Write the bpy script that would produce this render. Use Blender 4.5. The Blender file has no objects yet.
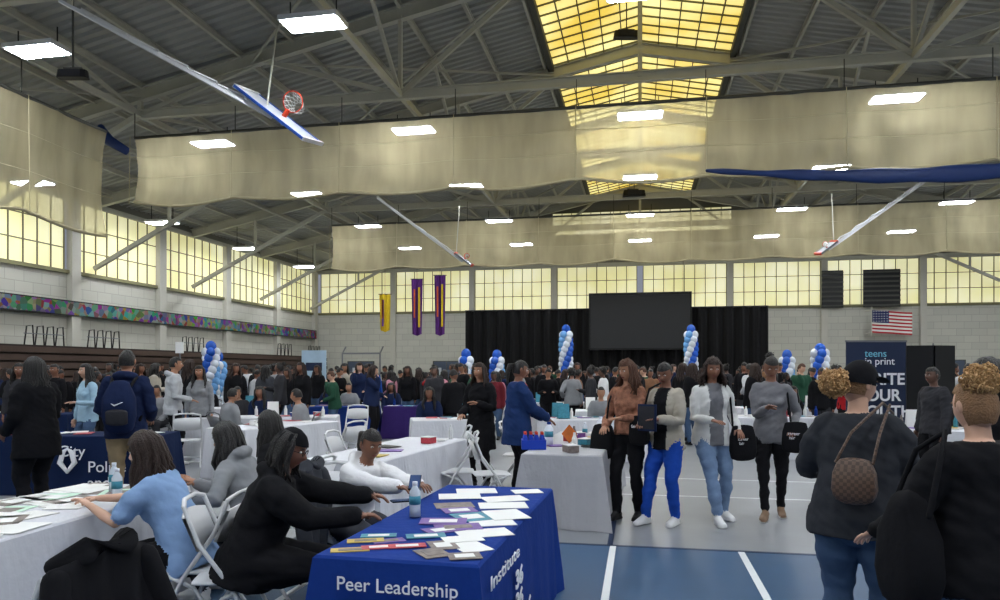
import bpy, math, random
from math import sin, cos, pi, radians, sqrt, exp
from mathutils import Vector, Matrix, noise
from mathutils.bvhtree import BVHTree
random.seed(11)
scene=bpy.context.scene
V=Vector
TH=math.atan(140/720)
# ------------------------------------------------------------------ materials
_mc={}
def s2l(c):
    c=c/255.0
    return c/12.92 if c<=.04045 else ((c+.055)/1.055)**2.4
def mat(name,rgb,rough=.8,var=.15,scale=12.0,bump=.0,metal=0.0,sub=0.0,spec=.3,bscale=None,coat=0):
    key=(name,rgb,rough,var,scale,bump)
    if key in _mc: return _mc[key]
    m=bpy.data.materials.new(name); m.use_nodes=True
    nt=m.node_tree; b=nt.nodes['Principled BSDF']
    col=[s2l(c) for c in rgb]
    tc=nt.nodes.new('ShaderNodeTexCoord')
    nz=nt.nodes.new('ShaderNodeTexNoise'); nz.inputs['Scale'].default_value=scale; nz.inputs['Detail'].default_value=4
    nt.links.new(tc.outputs['Object'],nz.inputs['Vector'])
    mx=nt.nodes.new('ShaderNodeMix'); mx.data_type='RGBA'
    mx.inputs[6].default_value=[max(0,c*(1-var)) for c in col]+[1]
    mx.inputs[7].default_value=[min(1,c*(1+var)) for c in col]+[1]
    nt.links.new(nz.outputs['Fac'],mx.inputs[0]); nt.links.new(mx.outputs[2],b.inputs['Base Color'])
    b.inputs['Roughness'].default_value=rough; b.inputs['Metallic'].default_value=metal
    b.inputs['Specular IOR Level'].default_value=spec
    if bump>0:
        n2=nt.nodes.new('ShaderNodeTexNoise'); n2.inputs['Scale'].default_value=bscale or scale*3
        nt.links.new(tc.outputs['Object'],n2.inputs['Vector'])
        bp=nt.nodes.new('ShaderNodeBump'); bp.inputs['Strength'].default_value=bump; bp.inputs['Distance'].default_value=.02
        nt.links.new(n2.outputs['Fac'],bp.inputs['Height']); nt.links.new(bp.outputs['Normal'],b.inputs['Normal'])
    _mc[key]=m; return m
def cloth(r,g,b,var=.18,name='fabric'): return mat(name,(r,g,b),.9,var,9,.22,spec=.12,bscale=18)
def emis(name,rgb,strength,rgb2=None,scale=1.0):
    m=bpy.data.materials.new(name); m.use_nodes=True; nt=m.node_tree
    b=nt.nodes['Principled BSDF']
    b.inputs['Base Color'].default_value=[s2l(c) for c in rgb]+[1]
    b.inputs['Roughness'].default_value=.5
    b.inputs['Emission Strength'].default_value=strength
    if rgb2:
        tc=nt.nodes.new('ShaderNodeTexCoord'); nz=nt.nodes.new('ShaderNodeTexNoise'); nz.inputs['Scale'].default_value=scale
        nt.links.new(tc.outputs['Object'],nz.inputs['Vector'])
        rp=nt.nodes.new('ShaderNodeValToRGB'); rp.color_ramp.elements[0].position=.35; rp.color_ramp.elements[1].position=.65
        rp.color_ramp.elements[0].color=[s2l(c) for c in rgb]+[1]; rp.color_ramp.elements[1].color=[s2l(c) for c in rgb2]+[1]
        nt.links.new(nz.outputs['Fac'],rp.inputs[0]); nt.links.new(rp.outputs[0],b.inputs['Emission Color'])
    else: b.inputs['Emission Color'].default_value=[s2l(c) for c in rgb]+[1]
    return m
BLACK=cloth(22,22,25); CHAR=cloth(50,50,54); NAVY=cloth(28,38,68); DGRAY=cloth(66,68,74); GRAY=cloth(132,134,138)
LGRAY=cloth(176,178,182); WHITE=cloth(228,228,230,.05); LBLUE=cloth(136,166,206); RBLUE=cloth(32,74,150); JEAN=cloth(66,86,114,.35,'denim')
LJEAN=cloth(108,130,160,.35,'denim'); TAN=cloth(150,130,100); RED=cloth(165,35,40); MAROON=cloth(95,32,40); BROWN=cloth(120,88,66,.4)
BRIGHTB=cloth(30,70,160); GREEN=cloth(40,75,58); PINK=cloth(180,125,140); BEIGE=cloth(165,158,146)
SK_D=mat('skin',(126,84,64),.5,.08,6,.03,spec=.5); SK_M=mat('skin',(162,116,90),.5,.08,6,.03,spec=.45)
SK_L=mat('skin',(204,162,138),.55,.08,6,.03,spec=.4); SK_DD=mat('skin',(92,63,50),.5,.08,6,.03,spec=.5)
LIP=mat('lips',(130,66,62),.5,.05); EYEW=mat('eye_white',(225,220,215),.3,.02); IRIS=mat('iris',(25,16,12),.2,.05)
H_BLK=mat('hair',(20,17,17),.5,.3,40,.5,spec=.4); H_BRN=mat('hair',(76,48,34),.6,.3,40,.5); H_BLD=mat('hair',(184,146,100),.75,.4,40,.5); H_DBR=mat('hair',(44,31,26),.6,.3,40,.5)
H_DBL=mat('hair',(128,96,68),.7,.4,40,.5)
SHOEW=mat('shoe_white',(215,215,215),.6,.05); SHOEB=mat('shoe_black',(22,22,24),.5,.1); SHOET=mat('shoe_tan',(120,95,75),.6,.2)
STEEL=mat('painted_steel',(180,178,164),.55,.12,2,0); STEELD=mat('dark_steel',(70,70,64),.6,.15,3,0)
PLW=mat('white_plastic',(205,206,208),.4,.04,5,0); BLKP=mat('black_plastic',(16,16,18),.4,.1,5,0); METG=mat('gray_metal',(120,122,126),.35,.1,4,0,metal=.7)
PAPER=mat('paper',(225,225,222),.7,.03,5,0)
# ------------------------------------------------------------------ mesh builder
class MB:
    def __init__(s): s.v=[]; s.f=[]; s.m=[]
    def add(s,vs,fs,m):
        o=len(s.v); s.v.extend([tuple(p) for p in vs]); s.f.extend([tuple(i+o for i in f) for f in fs]); s.m.extend([m]*len(fs))
    def box(s,c,d,m,rz=0,R=None):
        x,y,z=d[0]/2,d[1]/2,d[2]/2
        R=R or Matrix.Rotation(rz,3,'Z'); c=V(c)
        vs=[c+R@V((a*x,b*y,e*z)) for e in(-1,1) for b in(-1,1) for a in(-1,1)]
        s.add(vs,[(0,2,3,1),(4,5,7,6),(0,1,5,4),(2,6,7,3),(0,4,6,2),(1,3,7,5)],m)
    def beam(s,p0,p1,w,h,m,up=V((0,0,1))):
        p0=V(p0);p1=V(p1);T=(p1-p0).normalized()
        A=T.cross(up)
        if A.length<.01: A=T.cross(V((0,1,0)))
        A.normalize(); Bv=A.cross(T).normalized()
        vs=[p+A*(a*w/2)+Bv*(b*h/2) for p in(p0,p1) for a,b in((-1,-1),(1,-1),(1,1),(-1,1))]
        s.add(vs,[(0,3,2,1),(4,5,6,7),(0,1,5,4),(1,2,6,5),(2,3,7,6),(3,0,4,7)],m)
    def ibeam(s,p0,p1,w,h,m):
        p0=V(p0);p1=V(p1);t=.03
        T=(p1-p0).normalized();A=T.cross(V((0,0,1))).normalized();U=A.cross(T).normalized()
        s.beam(p0+U*(h/2),p1+U*(h/2),w,t,m);s.beam(p0-U*(h/2),p1-U*(h/2),w,t,m);s.beam(p0,p1,.025,h,m)
    def tube(s,pts,rad,m,n=12,ref=None,rnd=True,sq=1.0,closed=False):
        pts=[V(p) for p in pts]
        rad=[(r,r) if not isinstance(r,(tuple,list)) else r for r in (rad if isinstance(rad,(list,tuple)) else [rad]*len(pts))]
        N=len(pts); P=[];Rr=[];Ts=[]
        def tang(i):
            a=pts[max(i-1,0)];b=pts[min(i+1,N-1)]
            if closed: a=pts[i-1]; b=pts[(i+1)%N]
            d=b-a
            return d.normalized() if d.length>1e-9 else V((0,0,1))
        for i in range(N): P.append(pts[i]);Rr.append(rad[i]);Ts.append(tang(i))
        if rnd and not closed:
            T0,T1=Ts[0],Ts[-1]; r0,r1=rad[0],rad[-1]; m0,m1=min(r0),min(r1)
            pre=[];post=[]
            for a in (85,60,30):
                ca,sa=cos(radians(a)),sin(radians(a))
                pre.append((pts[0]-T0*m0*sa,(max(r0[0]*ca,1e-4),max(r0[1]*ca,1e-4)),T0))
            for a in (30,60,85):
                ca,sa=cos(radians(a)),sin(radians(a))
                post.append((pts[-1]+T1*m1*sa,(max(r1[0]*ca,1e-4),max(r1[1]*ca,1e-4)),T1))
            P=[q[0] for q in pre]+P+[q[0] for q in post];Rr=[q[1] for q in pre]+Rr+[q[1] for q in post];Ts=[q[2] for q in pre]+Ts+[q[2] for q in post]
        if ref is None:
            ref=V((1,0,0)) if abs(Ts[0].x)<.8 else V((0,1,0))
        ref=V(ref);A=ref
        vs=[];K=len(P)
        for i in range(K):
            A=(ref if abs(ref.normalized().dot(Ts[i]))<.97 else A); A=A-A.dot(Ts[i])*Ts[i]; A.normalize(); Bv=Ts[i].cross(A)
            for j in range(n):
                t=2*pi*j/n; c,d=cos(t),sin(t)
                if sq!=1: c=math.copysign(abs(c)**sq,c); d=math.copysign(abs(d)**sq,d)
                vs.append(P[i]+A*(Rr[i][0]*c)+Bv*(Rr[i][1]*d))
        fs=[(i*n+j,i*n+(j+1)%n,(i+1)*n+(j+1)%n,(i+1)*n+j) for i in range(K-1) for j in range(n)]
        if closed: fs+=[((K-1)*n+j,(K-1)*n+(j+1)%n,(j+1)%n,j) for j in range(n)]
        else: fs+=[tuple(range(n-1,-1,-1)),tuple((K-1)*n+j for j in range(n))]
        s.add(vs,fs,m)
    def ell(s,c,r,m,nu=12,nv=8,R=None,fn=None):
        c=V(c);vs=[];fs=[]
        for j in range(nv+1):
            ph=pi*j/nv
            for i in range(nu):
                th=2*pi*i/nu; u=V((sin(ph)*cos(th),sin(ph)*sin(th),cos(ph)))
                q=V((u.x*r[0],u.y*r[1],u.z*r[2]))
                if fn: q=fn(q,u)
                vs.append(c+(R@q if R else q))
        for j in range(nv):
            for i in range(nu): fs.append((j*nu+i,(j+1)*nu+i,(j+1)*nu+(i+1)%nu,j*nu+(i+1)%nu))
        s.add(vs,fs,m)
    def obj(s,name,smooth=False,bld=False,loc=None,rz=None,parent=None):
        me=bpy.data.meshes.new(name); me.from_pydata(s.v,[],s.f)
        ms=[];idx={}
        for m in s.m:
            if id(m) not in idx: idx[id(m)]=len(ms); ms.append(m)
        for m in ms: me.materials.append(m)
        me.polygons.foreach_set('material_index',[idx[id(m)] for m in s.m])
        if smooth: me.polygons.foreach_set('use_smooth',[True]*len(me.polygons))
        me.validate(); me.update()
        o=bpy.data.objects.new(name,me); scene.collection.objects.link(o)
        if bld: o.rotation_euler=(0,0,-TH)
        if loc is not None: o.location=loc
        if rz is not None: o.rotation_euler=(0,0,rz)
        if parent: o.parent=parent
        return o
def B(X,Y,Z=0): return V((X*cos(TH)+Y*sin(TH),-X*sin(TH)+Y*cos(TH),Z))
def text(s,size,origin,xdir,updir,m,name,parent=None,align='LEFT',bold=.0,ext=.002,sx=1.0,local=False):
    cu=bpy.data.curves.new(name,'FONT');cu.body=s;cu.size=size;cu.extrude=ext;cu.align_x=align;cu.offset=bold
    o=bpy.data.objects.new(name,cu);scene.collection.objects.link(o);cu.materials.append(m)
    x=V(xdir).normalized();y=V(updir).normalized();z=x.cross(y).normalized();y=z.cross(x)
    M=Matrix((x,y,z)).transposed().to_4x4()@Matrix.Diagonal((sx,1,1,1));M.translation=V(origin)
    if parent:
        o.parent=parent; o.matrix_parent_inverse=Matrix.Identity(4)
        P=Matrix.Translation(parent.location)@parent.rotation_euler.to_matrix().to_4x4()
        o.matrix_basis=M if local else P.inverted()@M
    else: o.matrix_basis=M
    return o
# ------------------------------------------------------------------ ROOM SHELL (building axes)
XL,XR,Y0,Y1=-21.8,21.8,-14.0,46.0
def roofz(X): return 13.0-abs(X)*.205
fm=bpy.data.materials.new('gym_floor'); fm.use_nodes=True; nt=fm.node_tree; b=nt.nodes['Principled BSDF']
b.inputs['Roughness'].default_value=.38
tc=nt.nodes.new('ShaderNodeTexCoord'); nz=nt.nodes.new('ShaderNodeTexNoise'); nz.inputs['Scale'].default_value=1.5; nz.inputs['Detail'].default_value=8
nt.links.new(tc.outputs['Object'],nz.inputs['Vector'])
rp=nt.nodes.new('ShaderNodeValToRGB'); rp.color_ramp.elements[0].color=(s2l(114),s2l(117),s2l(121),1); rp.color_ramp.elements[1].color=(s2l(136),s2l(139),s2l(143),1)
nt.links.new(nz.outputs['Fac'],rp.inputs[0]); nt.links.new(rp.outputs[0],b.inputs['Base Color'])
f=MB(); f.box((0,16,-.1),(43.8,60.2,.2),fm); f.obj('floor',bld=True)
blue=mat('track_blue',(50,79,110),.4,.12,3,0); dblue=mat('track_darkblue',(22,40,70),.45,.1,3,0); wline=mat('line_paint',(212,215,217),.5,.05,6,0)
f=MB(); f.box((0,-3.6,.002),(43.2,20.4,.004),blue)
for i in range(-9,10):
    f.box((-.24+1.11*i,-3.6,.0045),(.055,20.4,.003),wline)
f.box((0,6.62,.0046),(43.2,.05,.003),dblue); f.box((-.27,7.6,.002),(.05,2.0,.003),dblue)
for yy in (9.4,10.9): f.box((3.2,yy,.002),(9,.045,.003),wline)
f.obj('track_lanes',bld=True)
wallm=mat('painted_block',(184,181,170),.8,.06,1.2,.15)
brick=bpy.data.materials.new('block_wall'); brick.use_nodes=True; nt=brick.node_tree; b=nt.nodes['Principled BSDF']; b.inputs['Roughness'].default_value=.8
tc=nt.nodes.new('ShaderNodeTexCoord')
bt=nt.nodes.new('ShaderNodeTexBrick'); bt.inputs['Scale'].default_value=1; bt.inputs['Brick Width'].default_value=.8; bt.inputs['Row Height'].default_value=.4; bt.inputs['Mortar Size'].default_value=.012
bt.inputs['Color1'].default_value=(s2l(186),s2l(184),s2l(172),1); bt.inputs['Color2'].default_value=(s2l(178),s2l(176),s2l(165),1); bt.inputs['Mortar'].default_value=(s2l(158),s2l(156),s2l(146),1)
cx=nt.nodes.new('ShaderNodeSeparateXYZ'); cb=nt.nodes.new('ShaderNodeCombineXYZ'); ad=nt.nodes.new('ShaderNodeMath'); ad.operation='ADD'
nt.links.new(tc.outputs['Object'],cx.inputs[0]); nt.links.new(cx.outputs[0],ad.inputs[0]); nt.links.new(cx.outputs[1],ad.inputs[1]); nt.links.new(ad.outputs[0],cb.inputs[0]); nt.links.new(cx.outputs[2],cb.inputs[1])
nt.links.new(cb.outputs[0],bt.inputs['Vector']); nt.links.new(bt.outputs[0],b.inputs['Base Color'])
deck=mat('metal_deck',(158,158,152),.6,.12,.6,0); deckw=mat('gable_panel',(118,116,106),.7,.12,.6,0)
for nm,cxw,cyw,sx,sy in (('wall_left',XL-.15,16,.3,60.6),('wall_right',XR+.15,16,.3,60.6),('wall_far',0,Y1+.15,43.6,.3),('wall_back',0,Y0-.15,43.6,.3)):
    w=MB(); w.box((cxw,cyw,2.7),(sx,sy,5.4),brick)
    w.box((cxw,cyw,8.45),(sx,sy,.5),deckw)
    if nm in('wall_far','wall_back'):
        yy=cyw; hh=.15
        prof=[(-21.8,8.7),(-21.8,roofz(21.8)),(0,13.0),(21.8,roofz(21.8)),(21.8,8.7)]
        vs=[V((a,yy-hh,z)) for a,z in prof]+[V((a,yy+hh,z)) for a,z in prof]
        w.add(vs,[(0,1,2,3,4),(9,8,7,6,5)],deckw)
    w.obj(nm,bld=True)
win=emis('emissive_panel',(206,200,146),.76,(238,236,204),.35)  # daylight put into the window panels as emission, none passes through
winy=emis('emissive_panel_yellow',(228,196,84),1.05,(255,247,175),.4)  # skylight glow is emission too, standing in for outside light
mull=mat('mullion',(120,116,84),.6,.1,3,0)
def window(p0,p1,z0,z1,step,name):
    w=MB(); p0=V(p0+(0,));p1=V(p1+(0,)); L=(p1-p0).length; T=(p1-p0)/L
    c=(p0+p1)/2; rz=math.atan2(T.y,T.x)
    w.box((c.x,c.y,(z0+z1)/2),(L,.06,z1-z0),win,rz)
    k=int(L/step)
    for i in range(k+1):
        q=p0+T*(L*i/k); w.box((q.x,q.y,(z0+z1)/2),(.045,.14,z1-z0),mull,rz)
    for zz in (z0,z0+(z1-z0)*.33,z0+(z1-z0)*.66,z1): w.box((c.x,c.y,zz),(L,.12,.04),mull,rz)
    w.obj(name,bld=True)
i=1
for yb in [Y0+.5+k*5.4 for k in range(0,11)]:
    a=yb+.1; b_=min(yb+5.1,Y1-.1)
    if a<b_-1:
        window((XL-.02,a),(XL-.02,b_),5.4,8.2,.6,'window_%d'%i); i+=1
for X in (-21.4,-16,-10.6,-5.2,.2,5.6,11,16.2):
    window((X,Y1+.05),(X+5.0,Y1+.05),5.45,8.2,.6,'window_%d'%i); i+=1
window((-5.5,Y1-.06),(5.5,Y1-.06),10.2,11.6,.6,'window_%d'%i)
t=MB()
for y in (2.8,8.2,13.6,19,24.4,29.6,35,40.4,45.6): t.box((XL+.12,y,4.1),(.26,.45,8.2),wallm)
for x in (-16.2,-10.8,-5.4,5.4,10.8,16.2): t.box((x,Y1-.1,4.1),(.35,.2,8.2),wallm)
t.obj('trim_1',bld=True)
t=MB(); t.box((XL+.06,16,5.4),(.14,60,.14),mull); t.box((0,Y1-.05,5.42),(43.4,.14,.14),mull); t.box((0,Y1-.05,8.25),(43.4,.14,.25),STEEL); t.box((XL+.06,16,8.25),(.14,60,.2),STEEL); t.obj('trim_2',bld=True)
mur=bpy.data.materials.new('mural_paint'); mur.use_nodes=True; nt=mur.node_tree; b=nt.nodes['Principled BSDF']
tc=nt.nodes.new('ShaderNodeTexCoord'); vo=nt.nodes.new('ShaderNodeTexVoronoi'); vo.inputs['Scale'].default_value=4.5
nt.links.new(tc.outputs['Object'],vo.inputs['Vector'])
hs=nt.nodes.new('ShaderNodeHueSaturation'); hs.inputs['Saturation'].default_value=1.1; hs.inputs['Value'].default_value=.22
nt.links.new(vo.outputs['Color'],hs.inputs['Color']); nt.links.new(hs.outputs[0],b.inputs['Base Color']); b.inputs['Roughness'].default_value=.8
t=MB(); t.box((XL+.28,24,3.98),(.04,43,.5),mur); t.box((XL+.27,24,4.25),(.05,43,.05),BLKP); t.box((XL+.27,24,3.71),(.05,43,.05),BLKP); t.obj('mural_banner',bld=True)
# roof deck corrugated
r=MB(); vs=[];fs=[]
ys=[];y=Y0-.2
while y<Y1+.2:
    ys+= [(y,0),(y+.12,0),(y+.17,.07),(y+.27,.07)]; y+=.32
for (y,dz) in ys:
    for X in (-22.1,0,22.1): vs.append((X,y,roofz(X)+dz+.1))
for a in range(len(ys)-1):
    for q in (0,1): fs.append((a*3+q,a*3+q+1,a*3+q+4,a*3+q+3))
r.add(vs,fs,deck)
r.add([(-22.1,Y0-.3,roofz(22)+.3),(0,Y0-.3,13.3),(22.1,Y0-.3,roofz(22)+.3),(-22.1,Y1+.4,roofz(22)+.3),(0,Y1+.4,13.3),(22.1,Y1+.4,roofz(22)+.3)],[(0,1,4,3),(1,2,5,4)],deck)
r.obj('ceiling',bld=True)
# skylight
sk=MB()
for sgn in (-1,1):
    xs=[0,sgn*3.1]
    z=lambda X: roofz(X)+.04
    y=11.0
    sk.add([(xs[0],y,z(xs[0])),(xs[1],y,z(xs[1])),(xs[1],45,z(xs[1])),(xs[0],45,z(xs[0]))],[(0,1,2,3)],winy)
    for q in range(0,57):
        yy=y+q*.6; sk.beam((0,yy,z(0)-.03),(sgn*3.1,yy,z(3.1)-.03),.035,.05,mull)
    for X in (0,.62,1.24,1.86,2.48,3.1): sk.beam((sgn*X,y,z(X)-.05),(sgn*X,45,z(X)-.05),.035 if X<3 else .2,.08 if X<3 else .3,mull if X<3 else STEELD)
sk.obj('skylight',bld=True)
# trusses
FY=[-7.0,-.5,6.0,12.5,19.0,25.5,32.0,38.5,45.0]
for Y in FY:
    t=MB()
    for s_ in (-1,1):
        t.ibeam((s_*21.7,Y,roofz(21.7)-.22),(0,Y,roofz(0)-.22),.2,.36,STEEL)
        t.beam((s_*21.7,Y,5.7),(s_*14.6,Y,9.2),.14,.16,STEEL)
        t.beam((s_*14.6,Y,9.2),(s_*14.6,Y,roofz(14.6)-.3),.12,.12,STEEL)
        t.beam((s_*18.3,Y,7.45),(s_*18.3,Y,roofz(18.3)-.3),.1,.1,STEEL)
        for a,b_ in ((14.6,10.6),(6.5,10.6),(6.5,2.8)):
            t.beam((s_*a,Y,9.2),(s_*b_,Y,roofz(b_)-.35),.1,.12,STEEL)
        t.beam((s_*6.5,Y,9.2),(s_*6.5,Y,roofz(6.5)-.3),.1,.12,STEEL)
    t.beam((0,Y,9.2),(0,Y,12.7),.12,.12,STEEL)
    t.ibeam((-14.6,Y,9.2),(14.6,Y,9.2),.16,.24,STEEL)
    t.obj('roof_truss',bld=True)
t=MB()
for X in (3.3,4.9,6.5,8.1,9.7,11.3,12.9,14.5,16.1,17.7,19.3,20.9):
    for s_ in (-1,1): t.ibeam((s_*X,Y0,roofz(X)-.0),(s_*X,Y1,roofz(X)-.0),.09,.15,STEEL)
for X in (-14.6,-6.5,6.5,14.6): t.beam((X,Y0,9.2),(X,Y1,9.2),.12,.16,STEEL)
for a,b_ in zip(FY[:-1],FY[1:]):
    for X in (-14.6,-6.5,6.5,14.6):
        mid=(a+b_)/2
        t.beam((X,a,9.2),(X,mid,roofz(X)-.1),.09,.09,STEEL); t.beam((X,mid,roofz(X)-.1),(X,b_,9.2),.09,.09,STEEL)
    for s_ in (-1,1):
        t.beam((s_*21.4,a,roofz(21)-.25),(s_*14.6,b_,roofz(14.6)-.25),.06,.06,STEEL)
        t.beam((s_*3,a,roofz(3)-.3),(s_*11,b_,roofz(11)-.3),.06,.06,STEEL)
        t.beam((s_*11,a,roofz(11)-.3),(s_*3,b_,roofz(3)-.3),.06,.06,STEEL)
        t.tube([(s_*17,a,roofz(17)-.5),(s_*17,b_,roofz(17)-.5)],.05,STEEL,6)
t.obj('roof_purlins',bld=True)
# light fixtures
lamp=emis('led_panel',(242,248,255),98.0)
for Yl in (-6,.5,7,13.6,20.2,26.7,33.2,39.7):  # nearest rows, overhead and behind the camera, are unseen, added as foreground fill
    for X in (-19.5,-13,-6.5,0,6.5,13,19.5):
        zz=8.6 if abs(X)<15 else 7.7
        q=MB(); q.box((0,0,.06),(1.25,.62,.1),PLW)
        q.box((0,0,0),(1.15,.52,.02),lamp)
        for a in (-.5,.5): q.beam((a,0,.1),(a,0,(9.1 if abs(X)<15 else roofz(X)-.1)-zz),.02,.02,BLKP)
        q.obj('ceiling_light',loc=B(X,Yl,zz),rz=-TH)
# ------------------------------------------------------------------ nets
netm=bpy.data.materials.new('netting'); netm.use_nodes=True; nt=netm.node_tree; nt.nodes.clear()
out=nt.nodes.new('ShaderNodeOutputMaterial'); tr=nt.nodes.new('ShaderNodeBsdfTransparent'); df=nt.nodes.new('ShaderNodeBsdfDiffuse'); tl=nt.nodes.new('ShaderNodeBsdfTranslucent')
m1=nt.nodes.new('ShaderNodeMixShader'); m2=nt.nodes.new('ShaderNodeMixShader'); tc=nt.nodes.new('ShaderNodeTexCoord'); nz=nt.nodes.new('ShaderNodeTexNoise'); nz.inputs['Scale'].default_value=1.1; nz.inputs['Detail'].default_value=3
mp=nt.nodes.new('ShaderNodeMapping'); mp.inputs['Scale'].default_value=(1.6,1.6,.25); nt.links.new(tc.outputs['Object'],mp.inputs[0]); nt.links.new(mp.outputs[0],nz.inputs['Vector'])
rp=nt.nodes.new('ShaderNodeMapRange'); rp.inputs[1].default_value=.3; rp.inputs[2].default_value=.7; rp.inputs[3].default_value=.38; rp.inputs[4].default_value=.60
nt.links.new(nz.outputs['Fac'],rp.inputs[0])
df.inputs[0].default_value=(s2l(212),s2l(200),s2l(164),1); tl.inputs[0].default_value=(s2l(222),s2l(208),s2l(166),1)
m1.inputs[0].default_value=.5; nt.links.new(df.outputs[0],m1.inputs[1]); nt.links.new(tl.outputs[0],m1.inputs[2])
nt.links.new(rp.outputs[0],m2.inputs[0]); nt.links.new(tr.outputs[0],m2.inputs[1]); nt.links.new(m1.outputs[0],m2.inputs[2]); nt.links.new(m2.outputs[0],out.inputs[0])
vinyl=mat('blue_vinyl',(22,44,92),.5,.15,3,.2)
ropem=mat('net_rope',(176,166,134),.8,.1,6,0)
def net(name,p0,p1,zt,zb,N=440):
    q=MB();p0=V(p0);p1=V(p1);T=(p1-p0).normalized();L=(p1-p0).length;Nn=V((-T.y,T.x,0));vs=[];K=12
    def bot(u): return .14*abs(sin(u*pi/3.2))+.10*noise.noise(V((u*.35,0,3)))
    for i in range(N+1):
        u=i/N*L
        for j in range(K+1):
            w=j/K; sag=bot(u)*w
            off=.22*sin(w*pi)*(.6+.6*noise.noise(V((u*.9,w*2,1))))+.05*sin(u*4+3*noise.noise(V((u*.7,0,0))))*(.3+w)+.06*noise.noise(V((u*2.2,w*.8,5)))+.05*noise.noise(V((u*.8,w*5,7)))
            p=p0+T*u+Nn*off; vs.append((p.x,p.y,zt+(zb-zt)*w-sag))
    fs=[(i*(K+1)+j,(i+1)*(K+1)+j,(i+1)*(K+1)+j+1,i*(K+1)+j+1) for i in range(N) for j in range(K)]
    q.add(vs,fs,netm)
    q.beam((p0.x,p0.y,zt+.03),(p1.x,p1.y,zt+.03),.07,.07,STEELD)
    u=0
    while u<L:
        p=p0+T*u; q.beam((p.x,p.y,zt),(p.x,p.y,9.05),.02,.02,STEELD)
        q.tube([p-Nn*.2+V((0,0,zt)),p-Nn*.24+V((0,0,zb-.1))],.012,ropem,4)
        u+=3.2
    q.tube([p0+T*(i*L/90)+V((0,0,zb-bot(i*L/90)-.02)) for i in range(91)],.045,ropem,6)
    for hh in (.33,.66): q.tube([p0+T*(i*L/60)-Nn*.2+V((0,0,zt+(zb-zt)*hh-.05*abs(sin(i*L/60*pi/3.2)))) for i in range(61)],.007,ropem,4)
    return q.obj(name,True,bld=True)
net('divider_net',(-14.4,18.5,0),(21,18.5,0),8.3,6.5)
net('divider_net',(-13.9,31.0,0),(21,31.0,0),8.2,6.3)
net('divider_net',(-14.6,2,0),(-14.6,17.6,0),8.2,5.45,200)
q=MB(); pts=[];rad=[]
for i in range(41):
    u=i/40; pts.append((1.6+14*u,18.15,6.45-.42*sin(min(u*1.15,1)*pi)+.35*u*u)); rad.append((.06,.04+.15*sin(min(u*1.1,1)*pi)+.02*sin(i*1.3)))
q.tube(pts,rad,vinyl,12,ref=V((0,1,0))); q.obj('vinyl_curtain_roll',True,bld=True)
q=MB(); q.tube([(-15.3,18.2,8.6),(-15,18.2,8.2),(-14.5,18.3,7.9)],[(.08,.12),(.1,.16),(.06,.12)],vinyl,10,ref=V((0,1,0))); q.obj('vinyl_curtain_roll',True,bld=True)
# ------------------------------------------------------------------ basketball hoops (folded)
glass=mat('backboard_panel',(190,195,200),.25,.05,3,0); orange=mat('rim_orange',(200,60,30),.4,.05,3,0); netw=mat('cord_white',(220,220,220),.8,.05,5,0); bpad=mat('pad_blue',(25,70,150),.5,.05,5,0)
def hoop(C,Ld,Nd,top,s=1.0):
    q=MB();C=V(C);Lx=V(Ld).normalized();Nv=V(Nd);Nv=(Nv-Nv.dot(Lx)*Lx).normalized();Hd=Lx.cross(Nv).normalized()
    R=Matrix((Lx,Nv,Hd)).transposed()
    q.box(C,(1.8*s,.03,1.05*s),glass,R=R)
    for s_ in (-1,1):
        q.box(C+Hd*(s_*.53*s),(1.86*s,.06,.05),bpad if s==1 else METG,R=R); q.box(C+Lx*(s_*.92*s),(.07,.09,1.1*s),PLW if s==1 else orange,R=R)
    cc=C+(Nv*.4-Hd*.2)*s
    ring=[cc+(Lx*cos(a)+Nv*sin(a))*.23*s for a in [2*pi*i/20 for i in range(20)]]
    q.tube(ring,.012,orange,6,closed=True); q.beam(C-Hd*.2*s,C+(Nv*.2-Hd*.2)*s,.12*s,.04,orange)
    for i in range(12):
        a=2*pi*i/12
        for d in (.55,-.55):
            q.tube([cc+(Lx*cos(a)+Nv*sin(a))*.23*s,cc+((Lx*cos(a+d)+Nv*sin(a+d))*.17+Hd*-.2-V((0,0,.05)))*s,cc+((Lx*cos(a)+Nv*sin(a))*.12-Hd*.35-V((0,0,.1)))*s],.008,netw,4)
    top=V(top)
    for s_ in (-.25,.25):
        q.beam(C-Nv*.1+Hd*s_*s,top+Hd*s_*1.2*s,.06,.06,PLW)
    q.beam(C-Nv*.1-Lx*.3,C-Nv*.1-Lx*.3+V((.1,.4,2.0)),.03,.03,STEEL)
    nb_=14
    for i in range(1,nb_):
        a_,b_=(i)/nb_,(i+1)/nb_; sg=1 if i%2 else -1
        p=C.lerp(top,a_); p2=C.lerp(top,min(b_,1)); q.beam(p-Hd*.27*s*sg,p2+Hd*.27*s*sg,.03,.03,PLW)
    q.beam(top,top+V((0,0,9.4-top.z+.3)),.08,.08,STEEL)
    q.obj('basketball_hoop')
hoop((-4.9,16,7.25),(.79,0,-.61),(.6,-.25,.79),(-8.6,14.4,8.9))
hoop((-1.35,27,5.75),(.8,0,-.6),(.6,-.2,.79),(-4.4,26,7.8),.4)
hoop((12.0,26.5,6.1),(-.8,0,-.6),(-.6,-.2,.79),(15.6,25.5,8.7),.4)
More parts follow.
